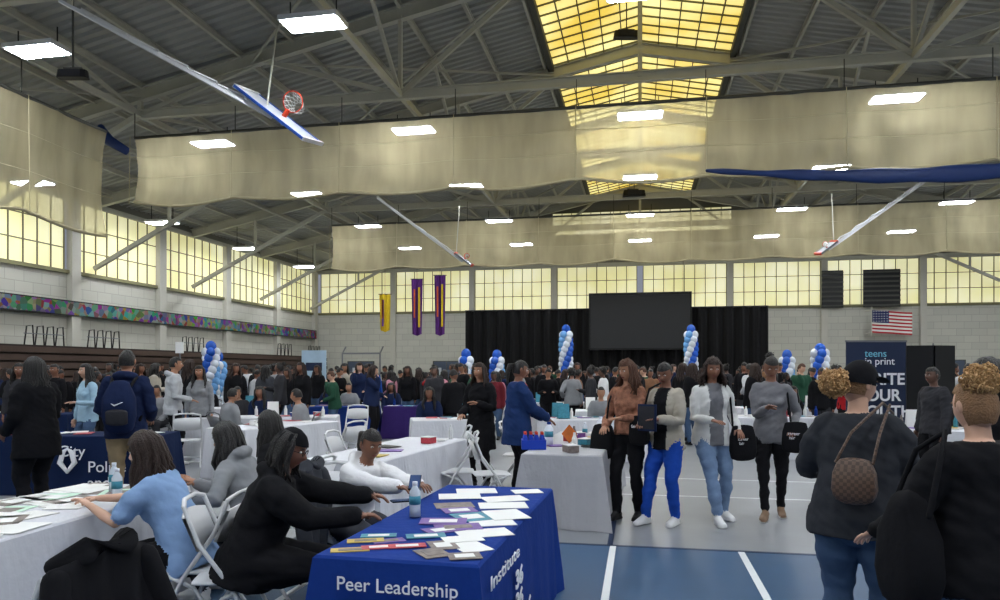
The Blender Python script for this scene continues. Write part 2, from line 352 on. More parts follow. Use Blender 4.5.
for nm,c,sc_ in (('ceiling_speaker',(3.55,20.2,11.0),.75),('ceiling_speaker',(5.85,31.4,9.3),1),('ceiling_speaker',(-8.6,14.5,7.55),.62)):
    q=MB(); q.tube([(0,0,-.13*sc_),(0,0,.13*sc_)],[(.5*sc_,.16*sc_),(.46*sc_,.14*sc_)],BLKP,16,sq=.4,ref=V((1,0,0)),rnd=False); q.box((0,-.17*sc_,0),(.6*sc_,.03,.2*sc_),CHAR); q.beam((0,0,.12*sc_),(0,0,11.9-c[2] if abs(c[0])<7 else 1.6),.03,.03,STEELD); q.beam((-.3*sc_,0,.18*sc_),(.3*sc_,0,.18*sc_),.05,.05,STEELD)
    q.obj(nm,loc=c)
# ------------------------------------------------------------------ bleachers, stage, far stuff
brn=mat('bleacher_wood',(72,56,48),.5,.2,2,0); brnd=mat('bleacher_dark',(44,34,30),.6,.2,2,0)
q=MB()
for i in range(9):
    z=.14+i*.27; q.box((XL+.85+(.0 if i%2 else .03),23.5,z),(1.3,42,.2),brn); q.box((XL+.8,23.5,z+.13),(1.2,42,.07),brnd)
q.obj('folded_bleachers',bld=True)
for yy in (21.3,24.2,30.0,39,43):
    q=MB()
    for a in (0,.45,.9,1.35):
        q.tube([(0,a,0),(0,a+.1,.65),(0,a+.35,.7),(0,a+.4,0)],.025,BLKP,6)
    q.tube([(0,0,.4),(0,1.7,.4)],.02,METG,6)
    q.obj('bleacher_railing',True,loc=B(XL+.9,yy,2.48),rz=-TH)
blkc=mat('stage_drape',(11,11,13),.9,.3,2,0)
q=MB(); vs=[];N=400
for i in range(N+1):
    u=-9.9+ i/N*16.6; o=.12*sin(u*9)+.05*sin(u*23)
    vs+=[(u,40.6+o,0),(u,40.6+o*.6,5.0)]
q.add(vs,[(2*i,2*i+2,2*i+3,2*i+1) for i in range(N)],blkc)
q.beam((-9.95,40.6,5.03),(6.75,40.6,5.03),.06,.06,BLKP)
for a in (-9.95,-5.8,-1.6,2.6,6.75): q.beam((a,40.75,0),(a,40.75,5.03),.05,.05,BLKP)
q.obj('stage_curtain',True,bld=True)
q=MB(); scr=mat('projection_screen',(46,47,50),.7,.03,1,0)
q.box((0,0,0),(5.3,.06,2.9),scr); q.box((0,0,1.5),(5.5,.16,.14),BLKP); q.box((0,0,-1.5),(5.4,.1,.1),BLKP)
for a in (-2.7,2.7): q.box((a,0,0),(.1,.08,3.0),BLKP)
for a in (-2.3,2.3): q.beam((a,0,1.5),(a,0,4.2),.02,.02,BLKP)
q.obj('projection_screen',loc=V((7.6,39.2,4.25)),rz=-TH)
q=MB(); q.box((-1.5,38.6,.4),(13,3,.8),BLKP); q.box((-1.5,38.6,.82),(13.1,3.1,.05),CHAR); q.obj('stage_platform',bld=True)
flag=MB(); fr=mat('flag_red',(165,40,48),.8,.05,5,0); fw=mat('flag_white',(215,212,205),.8,.05,5,0); fb=mat('flag_blue',(38,46,90),.8,.05,5,0)
Wf,Hf=2.1,1.3; nx=24
for r_ in range(13):
    for i in range(nx):
        x0,x1=i*Wf/nx,(i+1)*Wf/nx; z0,z1=Hf-(r_+1)*Hf/13,Hf-r_*Hf/13
        m_=fb if (r_<7 and x1<=Wf*.42) else (fr if r_%2==0 else fw)
        o=lambda x:.06*sin(x*5)
        flag.add([(x0,o(x0),z0-x0*.08),(x1,o(x1),z0-x1*.08),(x1,o(x1),z1-x1*.08),(x0,o(x0),z1-x0*.08)],[(0,1,2,3)],m_)
for r_ in range(5):
    for c_ in range(6):
        flag.box((.08+c_*.14,-.03,Hf-.08-r_*.14),(.04,.06,.04),fw)
flag.beam((-.03,0,-.2),(-.03,0,1.5),.05,.05,STEEL)
for zz_ in(0,1.3): flag.beam((-.03,0,zz_),(-.03,1.9,zz_),.03,.03,STEEL)
flag.obj('us_flag',loc=(21.45,41.5,3.75),rz=-TH)
for X in (11.2,13.9):
    w=1.2 if X<12 else 2.0
    q=MB(); q.box((0,0,0),(w,.1,2.2),BLKP)
    for i in range(8): q.box((0,-.07,-1+i*.28),(w,.06,.1),STEELD)
    q.obj('wall_louvre',loc=B(X,Y1-.3,6.4),rz=-TH)
yel=cloth(200,170,40); pur=cloth(86,44,112); orr=cloth(190,90,50)
for px,zt,zb,m_ in ((385,5.6,3.6,yel),(417,6.4,3.4,pur),(440,6.6,3.4,pur)):
    q=MB(); d=38; N=10; vs=[]
    for i in range(N+1):
        x=-.3+i*.06; vs+=[(x,.05*sin(i*1.3),zt),(x*.8,.08*sin(i*1.3),zb+.3*abs(x))]
    q.add(vs,[(2*i,2*i+2,2*i+3,2*i+1) for i in range(N)],m_)
    q.box((0,0,zt),(.7,.04,.04),STEELD); q.box((.12 if m_ is pur else -.1,-.1,(zt+zb)/2),(.1,.02,(zt-zb)*.7),yel if m_ is pur else pur); q.box((-.12,-.1,(zt+zb)/2+.2),(.08,.02,(zt-zb)*.5),orr)
    q.beam((0,0,zt),(0,0,8.9),.015,.015,STEELD)
    q.obj('hanging_banner',loc=((px-500)*d/720,d,0))
for k_,X in enumerate((-18.5,-12.5,17.5)):
    q=MB(); q.box((X,Y1-.06,1.1),(1.9,.1,2.2),STEELD)
    for a in(-.45,.45): q.box((X+a,Y1-.13,1.1),(.84,.05,2.1),mat('door_paint',(70,80,96),.5,.05,2,0)); q.box((X+a,Y1-.17,1.45),(.2,.03,.6),glass)
    q.obj('door_%d'%(k_+1),bld=True)
# ------------------------------------------------------------------ furniture
tabs=[]
def table(name,c,ang,L,W,m,z=.75,amp=.03,topm=None,clut=0):
    q=MB(); P=[];st=.05
    hx,hy=L/2,W/2
    def side(a,b):
        a=V(a);b=V(b);k=max(2,int((b-a).length/st)); return [a+(b-a)*(i/k) for i in range(k)]
    c4=[(-hx,-hy),(hx,-hy),(hx,hy),(-hx,hy)]
    for i in range(4): P+=side(c4[i],c4[(i+1)%4])
    n=len(P); lev=[(z,-.012),(z-.012,0),(z-.2,.012),(z*.45,.02),(z*.2,.03),(.006,.035)]
    vs=[];ph=random.random()*9
    for zz,o in lev:
        for i,p in enumerate(P):
            nd=V((0,0)); 
            if abs(abs(p.x)-hx)<1e-4: nd.x=math.copysign(1,p.x)
            if abs(abs(p.y)-hy)<1e-4: nd.y=math.copysign(1,p.y)
            t_=(z-zz)/z; s_=i*st
            dd=o+amp*t_*(sin(s_*11+ph)+.7*sin(s_*23+ph*2))
            if nd.x and nd.y: dd+=.04*t_
            vs.append((p.x+nd.x*dd,p.y+nd.y*dd,zz))
    fs=[(k*n+i,(k+1)*n+i,(k+1)*n+(i+1)%n,k*n+(i+1)%n) for k in range(len(lev)-1) for i in range(n)]
    q.add(vs,fs,m); q.add(vs[:n],[tuple(range(n))],topm or m)
    o_=q.obj(name,False,loc=(c[0],c[1],0),rz=ang)
    tabs.append((c[0],c[1],ang,L,W))
    if clut: clutter(c,ang,L,W,clut)
    return o_
cols=[mat('print_gold',(190,165,80),.5,.3,30,0),mat('print_red',(175,60,70),.5,.5,40,0),mat('print_photo',(120,110,105),.5,.7,30,0),mat('print_teal',(60,130,150),.5,.4,30,0),PAPER,PAPER,mat('print_violet',(110,80,150),.5,.4,30,0)]
def clutter(c,ang,L,W,n):
    q=MB()
    for i in range(n):
        x=random.uniform(-L/2+.15,L/2-.15);y=random.uniform(-W/2+.14,W/2-.14);k=random.random();m_=random.choice(cols+[BLUECL,BLKP,PLW,PAPER]);a=random.uniform(-.6,.6)
        if k<.58: q.box((x,y,.004+.003*(i%3)),(.2,.27,.006),m_,a)
        elif k<.72: q.box((x,y,.04),(.15,.12,.07),m_,a); q.box((x,y,.076),(.16,.13,.008),PLW,a)
        elif k<.9: q.tube([(x,y,.0),(x,y,.11),(x,y,.15),(x,y,.18)],[.03,.03,.015,.013],m_,8,rnd=False)
        else:
            for s_ in (0,.11): q.add([(x-.1,y+s_,.0),(x+.1,y+s_,.0),(x+.1,y+.055,.26),(x-.1,y+.055,.26)],[(0,1,2,3)],cols[4] if k<.95 else cols[3])
    q.obj('tabletop_giveaways',loc=(c[0],c[1],.753),rz=ang)
def chair(x,y,head,m=PLW,fm=PLW):
    q=MB()
    for s_ in (-1,1):
        a=.215*s_
        q.tube([(a,.23,.01),(a,.03,.42),(a,-.14,.66),(a*.93,-.22,.86)],.013,fm,8)
        q.tube([(a*.92,-.27,.01),(a*.92,-.02,.36),(a*.92,.15,.43)],.012,fm,8)
    q.tube([(-.2,-.22,.86),(-.1,-.245,.885),(.1,-.245,.885),(.2,-.22,.86)],.013,fm,8)
    q.tube([(-.21,.17,.13),(.21,.17,.13)],.01,fm,6); q.tube([(-.2,-.22,.09),(.2,-.22,.09)],.01,fm,6)
    q.tube([(0,-.19,.435),(0,-.1,.44),(0,.1,.44),(0,.2,.43)],[(.17,.012),(.195,.014),(.2,.014),(.18,.012)],m,16,ref=V((1,0,0)),sq=.5)
    vs=[];K=10
    for yy_ in (0,.02):
        for i in range(K+1):
            u=-1+2*i/K
            for z0 in (.62,.80): vs.append((u*.2,-.135-(z0-.62)*.42-.03*(1-u*u)-yy_,z0+.02*(1-u*u)*(1 if z0>.7 else -1)))
    o=(K+1)*2; fs=[]
    for i in range(K):
        fs+=[(2*i,2*i+1,2*i+3,2*i+2),(o+2*i,o+2*i+2,o+2*i+3,o+2*i+1),(2*i+1,o+2*i+1,o+2*i+3,2*i+3),(2*i,2*i+2,o+2*i+2,o+2*i)]
    q.add(vs,fs,m)
    return q.obj('folding_chair',True,loc=(x,y,0),rz=radians(head))
BLUECL=cloth(24,54,128,.1,'tablecloth'); WCL=cloth(205,206,212,.05,'tablecloth'); GCL=cloth(172,172,176,.06,'tablecloth'); NVCL=cloth(20,34,66,.1,'tablecloth'); PURCL=cloth(56,40,100,.1,'tablecloth'); RBCL=cloth(34,60,132,.1,'tablecloth')
whitetxt=mat('print_white',(235,236,240),.6,.02,5,0)
u=V((.223,.975,0)).normalized(); w_=V((-u.y,u.x,0)); C=V((-.09,3.13,0)); L1,W1=2.1,.79
c1=C+u*L1/2+w_*W1/2; ang1=math.atan2(u.y,u.x)
T1=table('blue_tablecloth_table',c1,ang1,L1,W1,BLUECL,amp=.006)
o=C+w_*(W1-.13)-u*.03+V((0,0,.61)); text('Peer Leadership',.088,o,-w_,(0,0,1),whitetxt,'lettering',T1)
o=C+u*.08-w_*.030+V((0,0,.61)); text('Institute',.095,o,u,(0,0,1),whitetxt,'lettering',T1,sx=2.1)
for i in range(3): text('36' if i!=2 else '36 36',.13,C+u*(.62)-w_*.034+V((0,0,.46-.12*i)),u,(0,0,1),whitetxt,'lettering',T1,bold=.004,sx=1.5)
u2=V((.12,.993,0)).normalized(); ang2=math.atan2(u2.y,u2.x)
T2=table('white_tablecloth_table',(-2.86,4.15),ang2,2.45,.85,WCL,amp=.02)
T3=table('navy_tablecloth_table',(-5.95,9.6),0.05,3.0,.76,NVCL,amp=.008,clut=12)
text('City',.2,(-5.62,9.15,.5),(1,.05,0),(0,0,1),whitetxt,'lettering',T3); text('Police\nand',.2,(-5.25,9.16,.3),(1,.05,0),(0,0,1),whitetxt,'lettering',T3)
q=MB(); 
for s_ in(-1,1): q.tube([(0,0,0),(s_*.09,0,.12),(s_*.05,0,.26),(0,0,.3)],[.02,.035,.03,.01],whitetxt,8)
o_=q.obj('heart_emblem',True); o_.parent=T3; o_.location=(.42,-.46,.3)
TW='white_tablecloth_table'
table(TW,(-1.15,7.9),radians(73),2.4,.8,WCL,clut=6)
T5=table(TW,(.93,8.6),radians(77),2.8,.82,GCL,amp=.025,clut=14)
table(TW,(-4.3,13.2),radians(8),2.6,.8,WCL,clut=12)
table(TW,(-3.5,11.3),radians(62),2.0,.8,WCL,clut=8)
table(TW,(-6.4,16.2),radians(4),2.0,.8,WCL,clut=12)
T6=table('blue_tablecloth_table',(-3.75,17),0.05,1.75,.76,RBCL,amp=.01,clut=12); table('purple_tablecloth_table',(-2.3,17.1),.05,.85,.76,PURCL,amp=.01,clut=5)
table(TW,(-.95,12.6),radians(10),1.2,.8,WCL,clut=10)
table(TW,(1.75,12.8),radians(10),2.0,.8,WCL,clut=18); table(TW,(2.6,15.2),radians(-6),2.0,.8,WCL,clut=18)
table(TW,(5.2,13.2),radians(-8),2.2,.8,WCL,clut=22); table(TW,(1.2,19),0,2.4,.8,WCL,clut=14)
table(TW,(6.6,16.5),0,2.4,.8,WCL,clut=20); table(TW,(6.6,10.4),radians(-12),1.8,.8,WCL,clut=14)
table('navy_tablecloth_table',(-9.3,14.2),0,2.0,.8,NVCL,clut=10); table(TW,(-10.5,20.2),0,2.4,.8,WCL,clut=10);table(TW,(9.6,20.5),0,2.4,.8,WCL,clut=14)
table(TW,(4.2,17.9),0,1.8,.8,WCL,clut=14)
def flyers(name,items,z):
    q=MB()
    for k,(x,y,w,h,a,m_) in enumerate(items):
        q.box((x,y,z+.003+.0012*(k%4)),(w,h,.0025),m_,a)
        if m_ is not PAPER and w>.12: q.box((x,y,z+.005+.0012*(k%4)),(w*.6,h*.5,.001),PAPER if k%2 else cols[2],a)
    return q.obj(name)
it=[]
def onT1(a,b): p=C+u*a+w_*b; return p.x,p.y
for a,b_,w,h,r_,ci in ((.12,.66,.18,.08,.1,0),(.2,.54,.18,.08,.15,1),(.3,.66,.18,.08,.1,0),(.24,.42,.18,.08,.1,1),(.33,.55,.16,.08,.3,6),(.42,.64,.18,.08,0,3),(.14,.26,.13,.17,.4,2),(.12,.1,.15,.12,.1,2),(.3,.12,.15,.2,.4,4),(.3,.26,.13,.18,.2,2),(.44,.2,.2,.13,.2,4),(.46,.4,.2,.1,.1,3),(.6,.13,.28,.18,.2,4),(.62,.36,.2,.14,.4,6),(.7,.3,.25,.16,.1,6),(.82,.42,.26,.16,-.1,6),(.86,.15,.25,.18,.1,4),(.98,.3,.2,.24,.3,3),(1.08,.12,.22,.28,.2,4),(1.14,.42,.2,.16,.2,6),(1.3,.5,.24,.18,.1,2),(1.36,.2,.3,.2,0,4),(1.58,.24,.28,.2,.2,4),(1.6,.55,.28,.2,0,4),(1.85,.5,.28,.2,0,4),(1.9,.15,.2,.16,.1,5)):
    x,y=onT1(a,b_); it.append((x,y,w,h,r_+.1,cols[ci]))
flyers('flyer_spread',it,.75)
it=[];mg=mat('paper_mint',(190,220,200),.7,.05,5,0)
for i in range(50):
    a=random.uniform(-1.1,1.1);b_=random.uniform(-.34,.34); p=V((-2.86,4.15,0))+u2*a+V((-u2.y,u2.x,0))*b_
    it.append((p.x,p.y,.21,.28,random.uniform(-.5,.5),random.choice([PAPER,PAPER,PAPER,PAPER,mg,mg,cols[2]])))
flyers('paper_spread',it,.75)
clear=mat('clear_plastic',(200,210,220),.12,.05,5,0); capb=mat('cap_white',(220,225,235),.4,.02)
def bottle(x,y,z,m_=clear,cap=capb,h=.2,r_=.033):
    q=MB(); q.tube([(0,0,.001),(0,0,h*.25),(0,0,h*.5),(0,0,h*.7),(0,0,h*.86),(0,0,h*.9)],[r_,r_*.95,r_,r_,r_*.45,r_*.4],m_,12,rnd=False)
    q.tube([(0,0,h*.89),(0,0,h)],r_*.45,cap,10,rnd=False); q.tube([(0,0,h*.35),(0,0,h*.6)],r_*1.02,cols[3],12,rnd=False)
    q.obj('water_bottle',True,loc=(x,y,z))
for x,y in ((-2.5,4.7),(-2.68,5.0),(-2.5,5.1),(-.49,4.15)): bottle(x,y,.757)
zt=.757
bottle(.55,8.1,zt,capb,BLUECL,.26,.05); bottle(1.3,9.3,zt,capb,capb,.24,.05);bottle(1.2,8.4,zt,cols[3],capb,.2,.04);bottle(1.3,8.6,zt,cols[1],BLKP,.22,.04);bottle(1.05,8.9,zt)
q=MB(); bb=mat('carton_blue',(24,60,170),.5,.1,5,0)
for i in range(4):
    for j in range(3): q.tube([(i*.06,j*.06,0),(i*.06,j*.06,.12),(i*.06,j*.06,.16)],[.026,.026,.013],bb,10,rnd=False); q.tube([(i*.06,j*.06,.155),(i*.06,j*.06,.18)],.015,orange,8,rnd=False)
q.box((.09,.06,.05),(.26,.2,.1),bb)
q.obj('drink_crate',loc=(.27,7.66,zt))
q=MB(); dia=mat('orange_print',(205,110,50),.6,.4,8,0)
q.add([(-.15,0,.18),(0,0,0),(.15,0,.18),(0,0,.36),(-.15,.02,.18),(0,.02,0),(.15,.02,.18),(0,.02,.36)],[(0,1,2,3),(7,6,5,4),(0,4,5,1),(1,5,6,2),(2,6,7,3),(3,7,4,0)],dia); q.tube([(0,.03,.2),(0,.15,.0)],.008,BLKP,6); o_=q.obj('table_sign',loc=(.8,8.3,.757)); o_.scale=(.6,.6,.6)
for x,y,h in ((-.62,9.2,100),(-.5,8.3,95),(-.1,8.1,-80),(-.55,10.3,80),(-2.2,10.2,60),(-1.9,7.2,-100),(-5.2,12.0,20),(-2.9,14.5,180),(-.35,11.0,110),(.25,9.9,-100),(-1.75,8.4,-100)):
    chair(x,y,h)
# ------------------------------------------------------------------ PEOPLE
def ik(a,b,l1,l2,pole):
    d=b-a;L=d.length
    if L>l1+l2-.002: b=a+d*((l1+l2-.002)/L); d=b-a; L=d.length
    L=max(L,abs(l1-l2)+.01)
    x=(l1*l1-l2*l2+L*L)/(2*L);h=sqrt(max(l1*l1-x*x,0));dn=d.normalized();p=pole-pole.dot(dn)*dn
    if p.length<1e-5: p=V((0,-1,0))
    return a+dn*x+p.normalized()*h,b
def head_mesh(mb,C,R,k,skin,hairm,hair,gl=False,hd=True,L=.32):
    nu,nv=(36,28) if hd else (16,12)
    def g(a,s): return exp(-a*a/(2*s*s))
    def fn(q,u):
        x,y,z=q.x,q.y,q.z
        if u.z<0: x*=1-.27*(-u.z)**1.4; 
        if u.z<-.2 and u.y<0: y*=1-.22*(-u.z-.2)
        if u.y>0:
            y*=.95
            y+=.024*g(x,.011)*(g(z+.022,.012)+.45*g(z-.0,.016))*min(1,u.y*1.5)
            y-=.011*(g(abs(x)-.031,.014)*g(z-.012,.012))
            y+=.004*g(z-.034,.008)*g(x,.04)
            y+=.007*g(x,.018)*g(z+.058,.009)+.007*g(x,.02)*g(z+.1,.016)
            y+=.004*g(abs(x)-.042,.015)*g(z+.02,.02)
        return V((x,y,z))*k
    o=len(mb.f)
    mb.ell(C,(.076,.096,.118),skin,nu,nv,R,fn)
    Ri=R.transposed()
    if hd:
        for fi in range(o,len(mb.f)):
            c=Ri@(sum((V(mb.v[i]) for i in mb.f[fi]),V((0,0,0)))/len(mb.f[fi])-C)/k
            if c.y>.05 and abs(c.z+.058)<.010 and abs(c.x)<.024: mb.m[fi]=LIP
        for s_ in (-1,1):
            mb.ell(C+R@V((s_*.031,.078,.012))*k,(.0125*k,.008*k,.007*k),EYEW,10,6,R)
            mb.ell(C+R@V((s_*.031,.0835,.012))*k,(.0055*k,.004*k,.0055*k),IRIS,8,6,R)
            mb.tube([C+R@V((s_*a,b_,c_))*k for a,b_,c_ in ((.014,.089,.030),(.031,.088,.035),(.048,.077,.029))],[.003,.0035,.002],hairm if hairm is not H_BLD else H_BRN,6)
            mb.ell(C+R@V((s_*.077,-.008,.0))*k,(.009*k,.019*k,.031*k),skin,10,8,R)
            mb.ell(C+R@V((s_*.083,-.004,.002))*k,(.005*k,.01*k,.018*k),skin,8,6,R)
    if gl:
        for s_ in (-1,1):
            ring=[C+R@V((s_*.033+.022*cos(a),.098,.01+.017*sin(a)))*k for a in [2*pi*i/16 for i in range(16)]]
            mb.tube(ring,.002*k,BLKP,5,closed=True); mb.tube([C+R@V((s_*.056,.095,.014))*k,C+R@V((s_*.08,0,.014))*k],.002,BLKP,5)
        mb.tube([C+R@V((-.011,.1,.014))*k,C+R@V((.011,.1,.014))*k],.002,BLKP,5)
    def cap(sc,hl,m_,rough=.004,lo=-.45,front=.2,th=0):
        nu2,nv2=(40,26) if hd else (18,12); vs=[];fs=[];U=[]
        for j in range(nv2+1):
            ph=pi*j/nv2
            for i in range(nu2):
                t_=2*pi*i/nu2; uu=V((sin(ph)*cos(t_),sin(ph)*sin(t_),cos(ph)));U.append(uu)
                r_=sc+rough*12*noise.noise(uu*5+C)
                x=uu.x*.078*r_;y=uu.y*.098*r_;z=uu.z*.12*r_
                if uu.z<0: x*=1-.2*(-uu.z)
                vs.append(C+R@V((x,y,z))*k)
        for j in range(nv2):
            for i in range(nu2):
                idx=(j*nu2+i,(j+1)*nu2+i,(j+1)*nu2+(i+1)%nu2,j*nu2+(i+1)%nu2)
                c=(U[idx[0]]+U[idx[2]])/2
                if c.y>front and c.z<hl: continue
                if c.y>-.15 and c.z<.05 and lo<-.2: continue
                if c.z<lo: continue
                fs.append(idx)
        mb.add(vs,fs,m_)
    def strands(L,n,spread=.115,r0=.011,wave=.012,az0=-25):
        for i in range(n):
            az=radians(az0+(180-2*az0)*(i+.5)/n)+pi
            dx,dy=cos(az),sin(az)
            rr=random.uniform(.9,1.08); lay=random.uniform(.0,.5)
            pts=[C+R@V((dx*.05,dy*.06,.105+.01*lay))*k,C+R@V((dx*.084*rr,dy*.1*rr,.04))*k,C+R@V((dx*.09*rr,dy*.103*rr,-.04))*k]
            base=pts[-1]; out=R@V((dx,dy,0)); out.z=0
            m_=max(3,int(L/.06)); ph=random.random()*6; l2=L*random.uniform(.82,1.05)
            for q in range(1,m_+1):
                t_=q/m_; e=(spread-.09)*min(1,t_*2)
                pts.append(base+out*(e+wave*.6*sin(ph+t_*9))+V((wave*sin(ph+t_*8),wave*cos(ph*2+t_*7),-l2*t_))*k)
            mb.tube(pts,[r0*.7,r0*1.2]+[r0*1.3]*(len(pts)-3)+[r0*.5],hairm,6 if hd else 4,rnd=False)
    def puff(c,r_,n,m_):
        mb.ell(c,(r_*.86,r_*.86,r_*.86),m_,14,10)
        for i in range(n):
            z=1-2*(i+.5)/n; a=i*2.39996; rr=sqrt(1-z*z); p=V((rr*cos(a),rr*sin(a),z)); q_=random.uniform(.10,.20)*r_
            c0=c+p*r_*random.uniform(.78,1.14); tq=p.cross(V((random.uniform(-1,1),random.uniform(-1,1),.3))).normalized(); t2=p.cross(tq)
            if n>60 and i%4: mb.tube([c0+(tq*cos(b_)+p*sin(b_))*q_*1.1+t2*q_*.3*b_ for b_ in (0,1.2,2.4,3.6,4.8)],q_*.34,m_,4,rnd=False)
            else: mb.ell(c0,(q_,q_,q_),m_,6,5)
    if hair=='long': cap(1.08,.5,hairm); strands(L,44 if hd else 16,wave=.012,r0=.011 if hd else .02)
    elif hair=='wavy': cap(1.14,.5,hairm,.01); strands(L,54,wave=.026,r0=.011,spread=.125)
    elif hair=='braids': cap(1.06,.52,hairm); strands(L,48,r0=.007,wave=.004,spread=.11)
    elif hair=='short': cap(1.05,.5,hairm,.006,lo=-.35)
    elif hair=='afro': cap(1.15,.55,hairm,.012,lo=-.4); puff(C+R@V((0,-.03,.05))*k,.115*k,70 if hd else 20,hairm)
    elif hair=='bun': cap(1.05,.5,hairm); puff(C+R@V((0,-.1,.09))*k,.048*k,30,hairm)
    elif hair=='pufftop': cap(1.07,.52,hairm,.006,lo=-.62); puff(C+R@V((0,-.06,.105))*k,.066*k,240,H_BLD)
    elif hair=='pony': cap(1.05,.5,hairm); mb.tube([C+R@V(p)*k for p in ((0,-.09,.05),(0,-.14,.03),(0,-.15,-.06),(0,-.13,-.2))],[.02,.035,.03,.01],hairm,10)
    elif hair=='beanie': cap(1.13,.3,BLACK,.002,lo=-.1,front=.1); cap(1.05,.5,hairm); strands(.14,30,r0=.009,spread=.10)
    elif hair=='cap':
        cap(1.13,.3,BLACK,.0,lo=.0,front=.3); cap(1.05,.5,hairm,lo=-.5)
        mb.tube([C+R@V(p)*k for p in ((0,.06,.055),(0,.11,.055),(0,.165,.042))],[(.07,.008),(.07,.007),(.045,.004)],BLACK,14,ref=R@V((1,0,0)))
        puff(C+R@V((0,-.165,-.02))*k,.068*k,240,H_BLD)
def person(name,x,y,head=0,H=1.66,g=1.0,lean=.02,pz=None,feet=None,hl=None,hw=None,hair='long',hairm=H_BLK,skin=SK_D,fit=None,hy=0,hp=0,vox=.011,fem=True,gl=False,L=.32,hd=True,tw=0,curl=.5,link=True,side=0):
    fit=dict(dict(top=BLACK,bottom=BLACK,shoe=SHOEB,sleeve='long',hem=-.12,hood=False,inner=None,loose=.008,legs='loose',arm=None),**(fit or {}))
    k=H/1.7; M=Matrix.Rotation(radians(head),4,'Z'); M.translation=(x,y,0); Mi=M.inverted()
    seated=pz is not None
    PZ=pz if seated else .925*k
    U=V((side,sin(lean),cos(lean))).normalized(); F=V((0,cos(lean),-sin(lean))); X=V((cos(tw),sin(tw),0))
    PP=V((0,0,PZ)); S=lambda t_,f_=0: PP+U*(t_*k)+F*(f_*k)
    mb=MB(); PM=[]
    def part(m_): PM.append(m_); return len(PM)-1
    lo=fit['loose']; gw=g
    if feet is None: feet=[(-.10*k,.0,0),(.10*k,.04,0)] if not seated else [(-.12,.36,0),(.13,.40,0)]
    ft=[V(f_) for f_ in feet]
    hipx=.088*k*(.5+.5*g)
    for i,s_ in enumerate((-1,1)):
        hip=PP+V((s_*hipx,0,-.01)); ank=ft[i]+V((0,0,.085*k))
        pole=V((s_*.15,1,.25)) if not seated else V((s_*.05,.6,1))
        kn,ank=ik(hip,ank,.435*k,.415*k,pole)
        cl=hip.lerp(kn,.5); calf=kn.lerp(ank,.35)
        pid=part(fit['bottom']); lg=.012 if fit['legs']=='loose' else 0
        mb.tube([hip,cl,kn,calf,kn.lerp(ank,.93)],[.088*k*g+lo,.078*k*g+lo,.056*k*(.5+.5*g)+lo*.7,.054*k*(.5+.5*g)+lg,.038*k+lg*1.5],pid,14)
        sid=part(skin); mb.tube([kn.lerp(ank,.8),ank],[.03*k,.032*k],sid,10)
        a=ank; f_=V((s_*.12,1,0)).normalized(); sh=part(fit['shoe'])
        b0=V((a.x,a.y,ft[i].z+.05*k))
        mb.tube([b0-f_*.045*k+V((0,0,.008)),b0+f_*.03*k+V((0,0,.012)),b0+f_*.10*k-V((0,0,.008)),b0+f_*.165*k-V((0,0,.018))],[(.034*k,.045*k),(.038*k,.05*k),(.044*k,.034*k),(.034*k,.022*k)],sh,12,ref=V((1,0,0)))
        so=part(SHOEW if fit['shoe'] is not SHOEB else SHOEB)
        b1=V((a.x,a.y,ft[i].z+.014))
        mb.tube([b1-f_*.06*k,b1+f_*.05*k,b1+f_*.12*k,b1+f_*.175*k],[(.036*k,.013),(.04*k,.013),(.047*k,.013),(.036*k,.013)],so,12,ref=V((1,0,0)))
    pid=part(fit['bottom'])
    mb.tube([S(-.05),S(0),S(.08)],[(.15*k*gw,.105*k*gw),(.168*k*gw,.118*k*gw),(.145*k*gw,.105*k*gw)],pid,18,ref=X)
    tid=part(fit['top']); sw=1.0 if fem else 1.1
    prof=[(-.40,.19,.135),(-.25,.188,.135),(-.12,.18,.13),(0,.172,.124),(.1,.157,.114),(.2,.142 if fem else .152,.105),(.32,.155,.116),(.41,.163*sw,.106),(.46,.145*sw,.09),(.495,.10,.075),(.52,.062,.06)]
    hem=fit['hem']; pr=[p for p in prof if p[0]>=hem-.001]
    pts=[];rd=[]
    for t_,a,b_ in pr:
        gg=gw if t_<.3 else (.4+.6*gw); ins=lo+(.006 if t_<.1 else 0)
        q_=S(t_,(.012 if .25<t_<.4 else 0))
        if t_<-.05: q_=PP+V((0,.0,t_*k)) if not seated else S(t_)
        pts.append(q_);rd.append((a*k*gg+ins,b_*k*gg+ins))
    mb.tube(pts,rd,tid,20,ref=X,rnd=False)
    if fem:
        for s_ in (-1,1):
            c_=S(.31,.085)+X*(s_*.068*k); mb.ell(c_,(.062*k*g,.058*k*g,.062*k*g),tid,12,8)
    nb=S(.53,.005); hdir=(U*.6+V((0,.12,1))*.7).normalized()
    HC=nb+hdir*(.145*k)+V((0,.015,0))*k
    nid=part(skin); mb.tube([S(.47),nb,nb.lerp(HC,.7)],[.062*k,.052*k,.05*k],nid,14)
    if fit['hood']:
        hid=part(fit['top']); ring=[S(.50,-.02)+X*(.085*cos(a)*k)+F*(.085*sin(a)*k)+U*(.03*k*(.2-sin(a))) for a in [radians(q) for q in range(75,-256,-22)]]
        mb.tube(ring,[.02]+[.032*k]*3+[.045*k]*8+[.032*k]*3+[.02],hid,10) if len(ring)==16 else mb.tube(ring,.035*k,hid,10)
    else:
        cid=tid; ring=[S(.505,.0)+X*(.07*cos(a)*k)+F*(.066*sin(a)*k)+U*(-.01*sin(a)*k) for a in [2*pi*i/16 for i in range(16)]]
        mb.tube(ring,.014*k,cid,8,closed=True)
    dets=MB()
    aw=fit['arm'] or fit['top']
